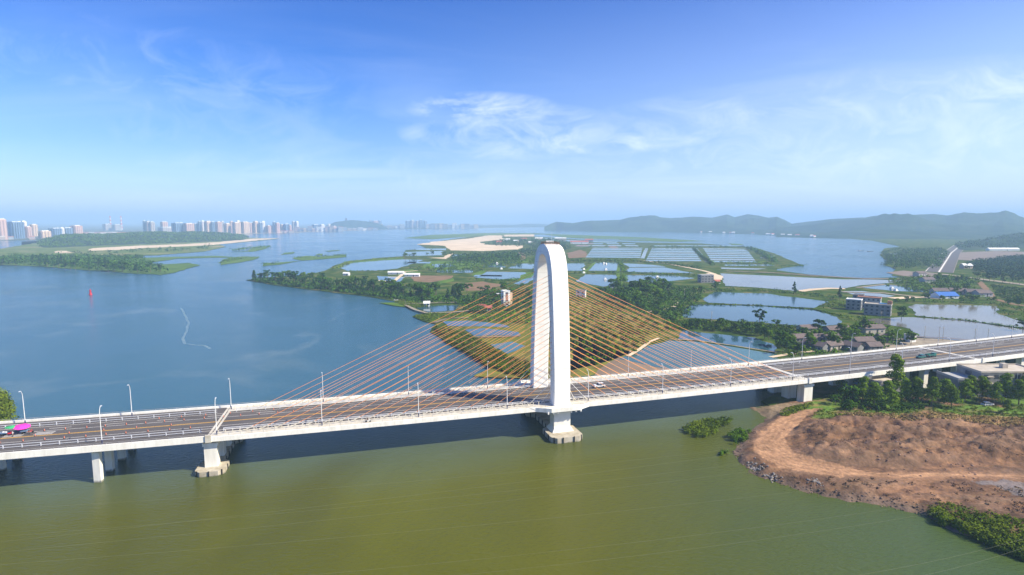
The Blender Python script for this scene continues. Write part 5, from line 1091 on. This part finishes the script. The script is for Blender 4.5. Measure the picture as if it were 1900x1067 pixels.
CITY = [(0, 12, 407, 444, 'pinkwall'), (19, 42, 412, 442, 'bluewall'), (41, 50, 411, 441, 'whitewall'), (49, 58, 421, 441, 'pinkwall'), (58, 69, 417, 438, 'creamwall'), (75, 92, 429, 442, 'creamwall'), (94, 112, 424, 438, 'bluewall'), (112, 119, 423, 437.5, 'whitewall'), (119, 133, 423, 437, 'bluewall'), (134, 151, 419, 436.5, 'pinkwall'),
        (267, 271, 410, 433, 'bluewall'), (272, 279, 411, 433, 'greywall'), (279, 287, 412, 433, 'greywall'), (300, 311, 412, 431, 'pinkwall'), (297, 321, 422, 432, 'greywall'), (322, 342, 414, 433.5, 'bluewall'), (343, 359, 415, 433.5, 'pinkwall'), (361, 367, 415, 433, 'bluewall'), (369, 374, 411, 433, 'bluewall'), (374, 380, 410, 432.5, 'whitewall'), (381, 392, 411, 433, 'creamwall'),
        (393, 399, 412, 433, 'bluewall'), (401, 411, 412, 432.5, 'pinkwall'), (411, 416, 411, 432, 'greywall'), (417, 427, 415, 433, 'creamwall'), (428, 433, 411, 432, 'pinkwall'), (433, 446, 413, 433, 'creamwall'), (440, 446, 410, 431.5, 'whitewall'), (447, 462, 412, 432.5, 'creamwall'), (463, 471, 414, 432, 'pinkwall'), (471, 479, 411, 432, 'creamwall'), (481, 487, 413, 432, 'bluewall'), (486, 492, 411, 431.5, 'whitewall'), (494, 506, 419, 431.5, 'pinkwall'),
        (507, 512, 412, 431.5, 'bluewall'), (512, 519, 414, 431.5, 'pinkwall'), (521, 527, 417, 431, 'creamwall'), (527, 537, 416, 431, 'bluewall'), (537, 541, 418, 431, 'pinkwall'), (543, 548, 411, 429, 'greywall'), (549, 554, 411, 429, 'whitewall'), (580, 592, 417, 428, 'bluewall'), (594, 602, 417, 428, 'whitewall'), (609, 613, 416, 427.5, 'whitewall'), (614, 624, 420, 427.5, 'pinkwall'),
        (686, 690, 409, 423, 'bluewall'), (691, 702, 410, 422, 'pinkwall'), (703, 708, 409, 423, 'bluewall'), (753, 761, 410, 423.5, 'bluewall'), (762, 769, 409, 423.5, 'greywall'), (771, 778, 410, 423.5, 'greywall'), (778, 784, 408, 423.5, 'bluewall'), (786, 792, 410, 423.5, 'bluewall')]
CN = {'pinkwall': 'pinkish', 'bluewall': 'dark blue grey', 'whitewall': 'white', 'creamwall': 'cream', 'greywall': 'pale grey'}
for i, (x0, x1, yt, yb, m) in enumerate(sorted(CITY)):
    tower('%s high rise on the far city shore, %s' % (CN[m], 'leftmost of all' if i == 0 else ORD[i]+' from the left'), x0, x1, yt, yb, m, turn=random.choice((28, 35, 42)))
random.seed(5); lowx = [(x, random.uniform(424, 428), random.uniform(429, 432)) for x in np.arange(100, 180, 9)]
LOW = [(160+i*10.5, 431.5, 436.5) for i in range(8)]+[(5, 439, 445), (20, 439.5, 444), (60, 439, 444)]+[(478+i*9, 428.5, 431.6) for i in range(8)]+[(552+i*8, random.uniform(420, 425), 429.5) for i in range(11)]+[(640+i*9.5, random.uniform(421.5, 424), 427) for i in range(7)]+[(706+i*8, random.uniform(415, 420), 424.3) for i in range(6)]+[(795+i*8, random.uniform(414, 420), 424) for i in range(12)]
LOW.sort()
for i, (x, yt, yb) in enumerate(LOW):
    Y = at(950, yb, 1).y; p = atY(x, Y, 0); w = 9/F*Y; h = max(5, hgt(yt, Y)); m = random.choice(('pinkwall', 'whitewall', 'creamwall', 'greywall'))
    t = thing('city_block', '%s low block at the foot of the city, %s low one from the left' % (CN[m], 'leftmost' if i == 0 else ORD[i]), 'building', (p.x, p.y, .6), -math.atan2(p.x, p.y)+R(random.choice((-8, 0, 10))))
    b = MB(); b.box((0, 0, h/2), (w*.9, w*.4, h)); b.build('wall', M[m], t); b = MB(); b.box((0, 0, h+.8), (w*.93, w*.44, 1.6)); b.build('roof', M[random.choice(('redroof', 'whitewall', 'greywall'))], t)
    b = MB()
    for z in np.arange(3, h-1, 5): b.box((0, -w*.2-.1, z), (w*.8, .2, 1.8)); b.box((w*.45+.1, 0, z), (.2, w*.3, 1.8))
    if b.v: b.build('window_band', M['bluewall'], t)
for i, x in enumerate((206, 226)):
    Y = 4800; p = atY(x, Y, 0); h = hgt(401, Y); t = thing('chimney_stack', ('left', 'right')[i]+' one of the two red and white power station chimneys', 'chimney', (p.x, p.y, 0))
    for k in range(8): b = MB(); b.tube((0, 0, h*k/8), (0, 0, h*(k+1)/8), 7.5-k*.4, 7.1-k*.4, 12); b.build('painted_band', M['red' if k % 2 else 'white_steel'], t)
tower('pale grey power station hall below the two striped chimneys', 193, 205, 416, 427.5, 'greywall', 'power_station'); tower('low grey power station hall between the striped chimneys', 210, 224, 417, 427.5, 'greywall', 'power_station')
p = atY(643, 5600, 0); z0 = hgt(410, 5600); t = thing('hilltop_tower', 'dark pagoda like tower on top of the city hill', 'tower', (p.x, p.y, z0-4)); b = MB(); [b.box((0, 0, 5+k*8), (20-k*3, 20-k*3, 7)) for k in range(4)]; b.build('wall', M['bareconc'], t); b = MB(); [b.box((0, 0, 9+k*8), (25-k*3, 25-k*3, 1)) for k in range(4)]; b.build('roof', M['tile'], t)
# ------------------------------------------------------------------ water craft and small things
def buoy():
    p = at(168, 547); t = thing('buoy', 'red channel buoy floating alone on the left river', 'buoy', p)
    b = MB(); b.tube((0, 0, -.4), (0, 0, .9), 1.5, 1.5, 14); b.build('float', M['red'], t)
    b = MB()
    for k in range(4): a = math.pi/2*k+.4; b.tube((1.1*math.cos(a), 1.1*math.sin(a), .9), (.5*math.cos(a), .5*math.sin(a), 4.2), .12, .1)
    b.tube((0, 0, 1), (0, 0, 4.2), .75, .55, 10); b.box((0, 0, 4.6), (1.3, 1.3, .9)); b.tube((0, 0, 5), (0, 0, 6), .1); b.build('cage', M['red'], t)
    b = MB(); b.ball((0, 0, 6.0), (.3,)*3); b.build('lantern', M['red'], t)
buoy()
def boat(label, px, py, L_=7, rz=0, m='whitewall'):
    p = at(px, py, 0); t = thing('boat', label, 'boat', p, rz); n = 9; b = MB(); vs = []
    for i in range(n):
        u = i/(n-1); w = .17*L_*(math.sin(math.pi*min(1, u*.62+.38)))**.7*(1 if u < .95 else .3); x = L_*(u-.5); z = .55+.35*(u)**2
        vs += [(x, -w, z), (x, -w*.55, -.15), (x, w*.55, -.15), (x, w, z), (x, w*.85, z-.05), (x, w*.6, .15), (x, -w*.6, .15), (x, -w*.85, z-.05)]
    fs = [(i*8+j, (i+1)*8+j, (i+1)*8+(j+1) % 8, i*8+(j+1) % 8) for i in range(n-1) for j in range(8)]; fs += [tuple(range(7, -1, -1)), tuple(range((n-1)*8, n*8))]
    b.add(vs, fs); b.build('hull', M[m], t); b = MB(); b.box((-L_*.18, 0, .85), (L_*.22, L_*.2, .9)); b.build('cabin', M['greywall'], t)
for i, (x, y, l, rz, lab) in enumerate(((703, 548, 8, .2, 'pale boat moored off the island tree belt'), (734, 558, 5, .4, 'small boat right of the moored pale boat'), (753, 562, 6, .1, 'small boat by the green marsh point'), (1597, 465.5, 22, .3, 'left one of two dark boats off the right shore'), (1614, 466.5, 20, .1, 'right one of two dark boats off the right shore'))): boat(lab, x, y, l, rz, 'whitewall' if i < 3 else 'bareconc')
PF = [(1083, 500.5), (1124, 490), (1124, 500.5), (1083, 507), (1123, 519), (1219, 515), (1120, 489), (930, 499.5), (922, 489), (1655, 536), (1662, 540)]
for x, y in PF:
    p = at(x, y, .7); t = thing('pond_float', 'small white feeding float on an island pond', 'float', p, random.random(), 'white floats on the fish ponds')
    b = MB(); b.box((0, 0, .5), (4, 3, 1.0)); b.build('raft', M['whitewall'], t); b = MB(); b.box((0, 0, 1.7), (2.6, 2.2, 1.4), top=.8); b.build('cover', M['whitewall'], t)
# utility poles over the ponds
up0 = thing('utility_pole', 'x', 'utility pole', (0, 0, 0), .2, 'utility poles beside the silty pond'); b = MB(); b.tube((0, 0, 0), (0, 0, 9), .16, .11); b.build('pole', M['conc_d'], up0); b = MB(); b.box((0, 0, 8.4), (2.0, .12, .12)); b.box((0, 0, 7.5), (1.4, .1, .1)); b.build('crossarm', M['conc_d'], up0)
UP = [(1715, 631), (1742, 633), (1749, 632), (1832, 637), (1808, 636), (1634, 600), (1320, 600), (1270, 552)]
ULAB = ['leftmost of the thin poles beside the silty pond', 'tallest looking pole beside the silty pond', 'short pole just right of the tall pond pole', 'pole at the right end of the silty pond', 'thin pole standing near the pond right bank', 'utility pole by the brown pond', 'thin pole on the strip between the big ponds', 'pole beside the wood and the pond corner']
for i, (x, y) in enumerate(UP):
    o = up0 if i == 0 else copy_tree(up0); o.location = at(x, y, .6); o['label'] = ULAB[i]
# pond fence of dark rubble
ribbon('shore_road', [(95, 441.5), (180, 437.6), (300, 435.4), (440, 434.3), (545, 431.4), (640, 428.3), (700, 426.7)], 45, .8, M['sand'])
ribbon('rubble_embankment', [(1700, 628), (1760, 631), (1830, 638), (1880, 640)], 3, 1.3, M['tile'])
# overhead power lines in the foreground
def wire(label, a, c, za, zc, sag):
    A = at(a[0], a[1], za); C = at(c[0], c[1], zc); cu = MB(); n = 28; P = []
    for i in range(n+1):
        t = i/n; p = A.lerp(C, t); p.z -= 4*sag*t*(1-t); P.append(p)
    cu.path(P, [.008]*(n+1), 4); o = cu.build('power_line', M['wire']); tag(o, label, 'power line', 'power lines crossing the foreground')
WL = [((-60, 948), (1500, 815), 34, 30), ((-60, 1000), (1700, 815), 36, 32), ((-60, 1012), (1980, 748), 38, 33), ((-60, 1030), (1980, 790), 38, 33), ((-60, 1052), (1980, 845), 40, 34), ((300, 1090), (1980, 890), 40, 35), ((500, 1100), (1980, 905), 41, 35), ((1200, 1110), (1980, 975), 44, 38), ((1400, 1110), (1980, 985), 44, 38)]
for i, (a, c, z0, z1) in enumerate(WL): wire('thin overhead wire across the foreground water, %s' % ['topmost', 'second from the top', 'third from the top', 'fourth from the top', 'fifth from the top', 'sixth from the top', 'seventh from the top', 'upper of the two lowest', 'lowest of all'][i], a, c, z0, z1, 1.5)
# parked car and blue white vehicle on the bank
p = at(1832, 752, 1.8); car('pale blue car parked below the big concrete house', Vector((p.x, p.y, ZB(p.x, p.y))), 0, 'carwhite', R(10), 'parked')
# foam streaks drifting on the left river
M['foam'] = mat('thin_foam', (.24, .30, .29), (.05, .12, .14), rough=.3, scale=.5, lo=.40, hi=.56)
fp = [(336, 572), (350, 598), (346, 615), (339, 628), (343, 638), (362, 640), (380, 641), (392, 648)]; fq = []
for (x0, y0), (x1, y1) in zip(fp, fp[1:]):
    for j in range(6):
        t = j/6; x = x0+(x1-x0)*t; y = y0+(y1-y0)*t; fq.append((x+2.2*mnoise.noise(Vector((y*.35, 1, 0))), y))
ribbon('foam_line', fq, 1.5, .012, M['foam'])
# far posts of the oyster racks
# ------------------------------------------------------------------ labels of repeats: add the place in the row
def place_labels():
    from collections import defaultdict
    D = defaultdict(list)
    for o in SC.objects:
        if o.parent is None and 'category' in o and 'label' in o and o.get('kind') is None: D[o['label']].append(o)
    for lab, os_ in D.items():
        if len(os_) < 2: continue
        os_.sort(key=lambda o: o.location.x/max(1, o.location.y))
        for i, o in enumerate(os_): o['label'] = ' '.join(lab.split()[:12])+', %s%s' % (ORD[i], '' if i == 0 else ' from left')
place_labels()
# ------------------------------------------------------------------ haze
def haze():
    b = MB(); b.box((0, 0, 129), (63000, 63000, 262)); m = bpy.data.materials.new('haze_air'); m.use_nodes = True; t = m.node_tree; t.nodes.clear()
    v = N(t, 'ShaderNodeVolumePrincipled'); v.inputs['Color'].default_value = (.50, .74, 1, 1); v.inputs['Density'].default_value = .00020; v.inputs['Anisotropy'].default_value = 0.0
    o = N(t, 'ShaderNodeOutputMaterial'); L(t, v.outputs[0], o.inputs['Volume'])
    h = b.build('haze', m); tag(h, 'thin blue haze over the whole estuary', 'haze', kind='stuff')
haze()
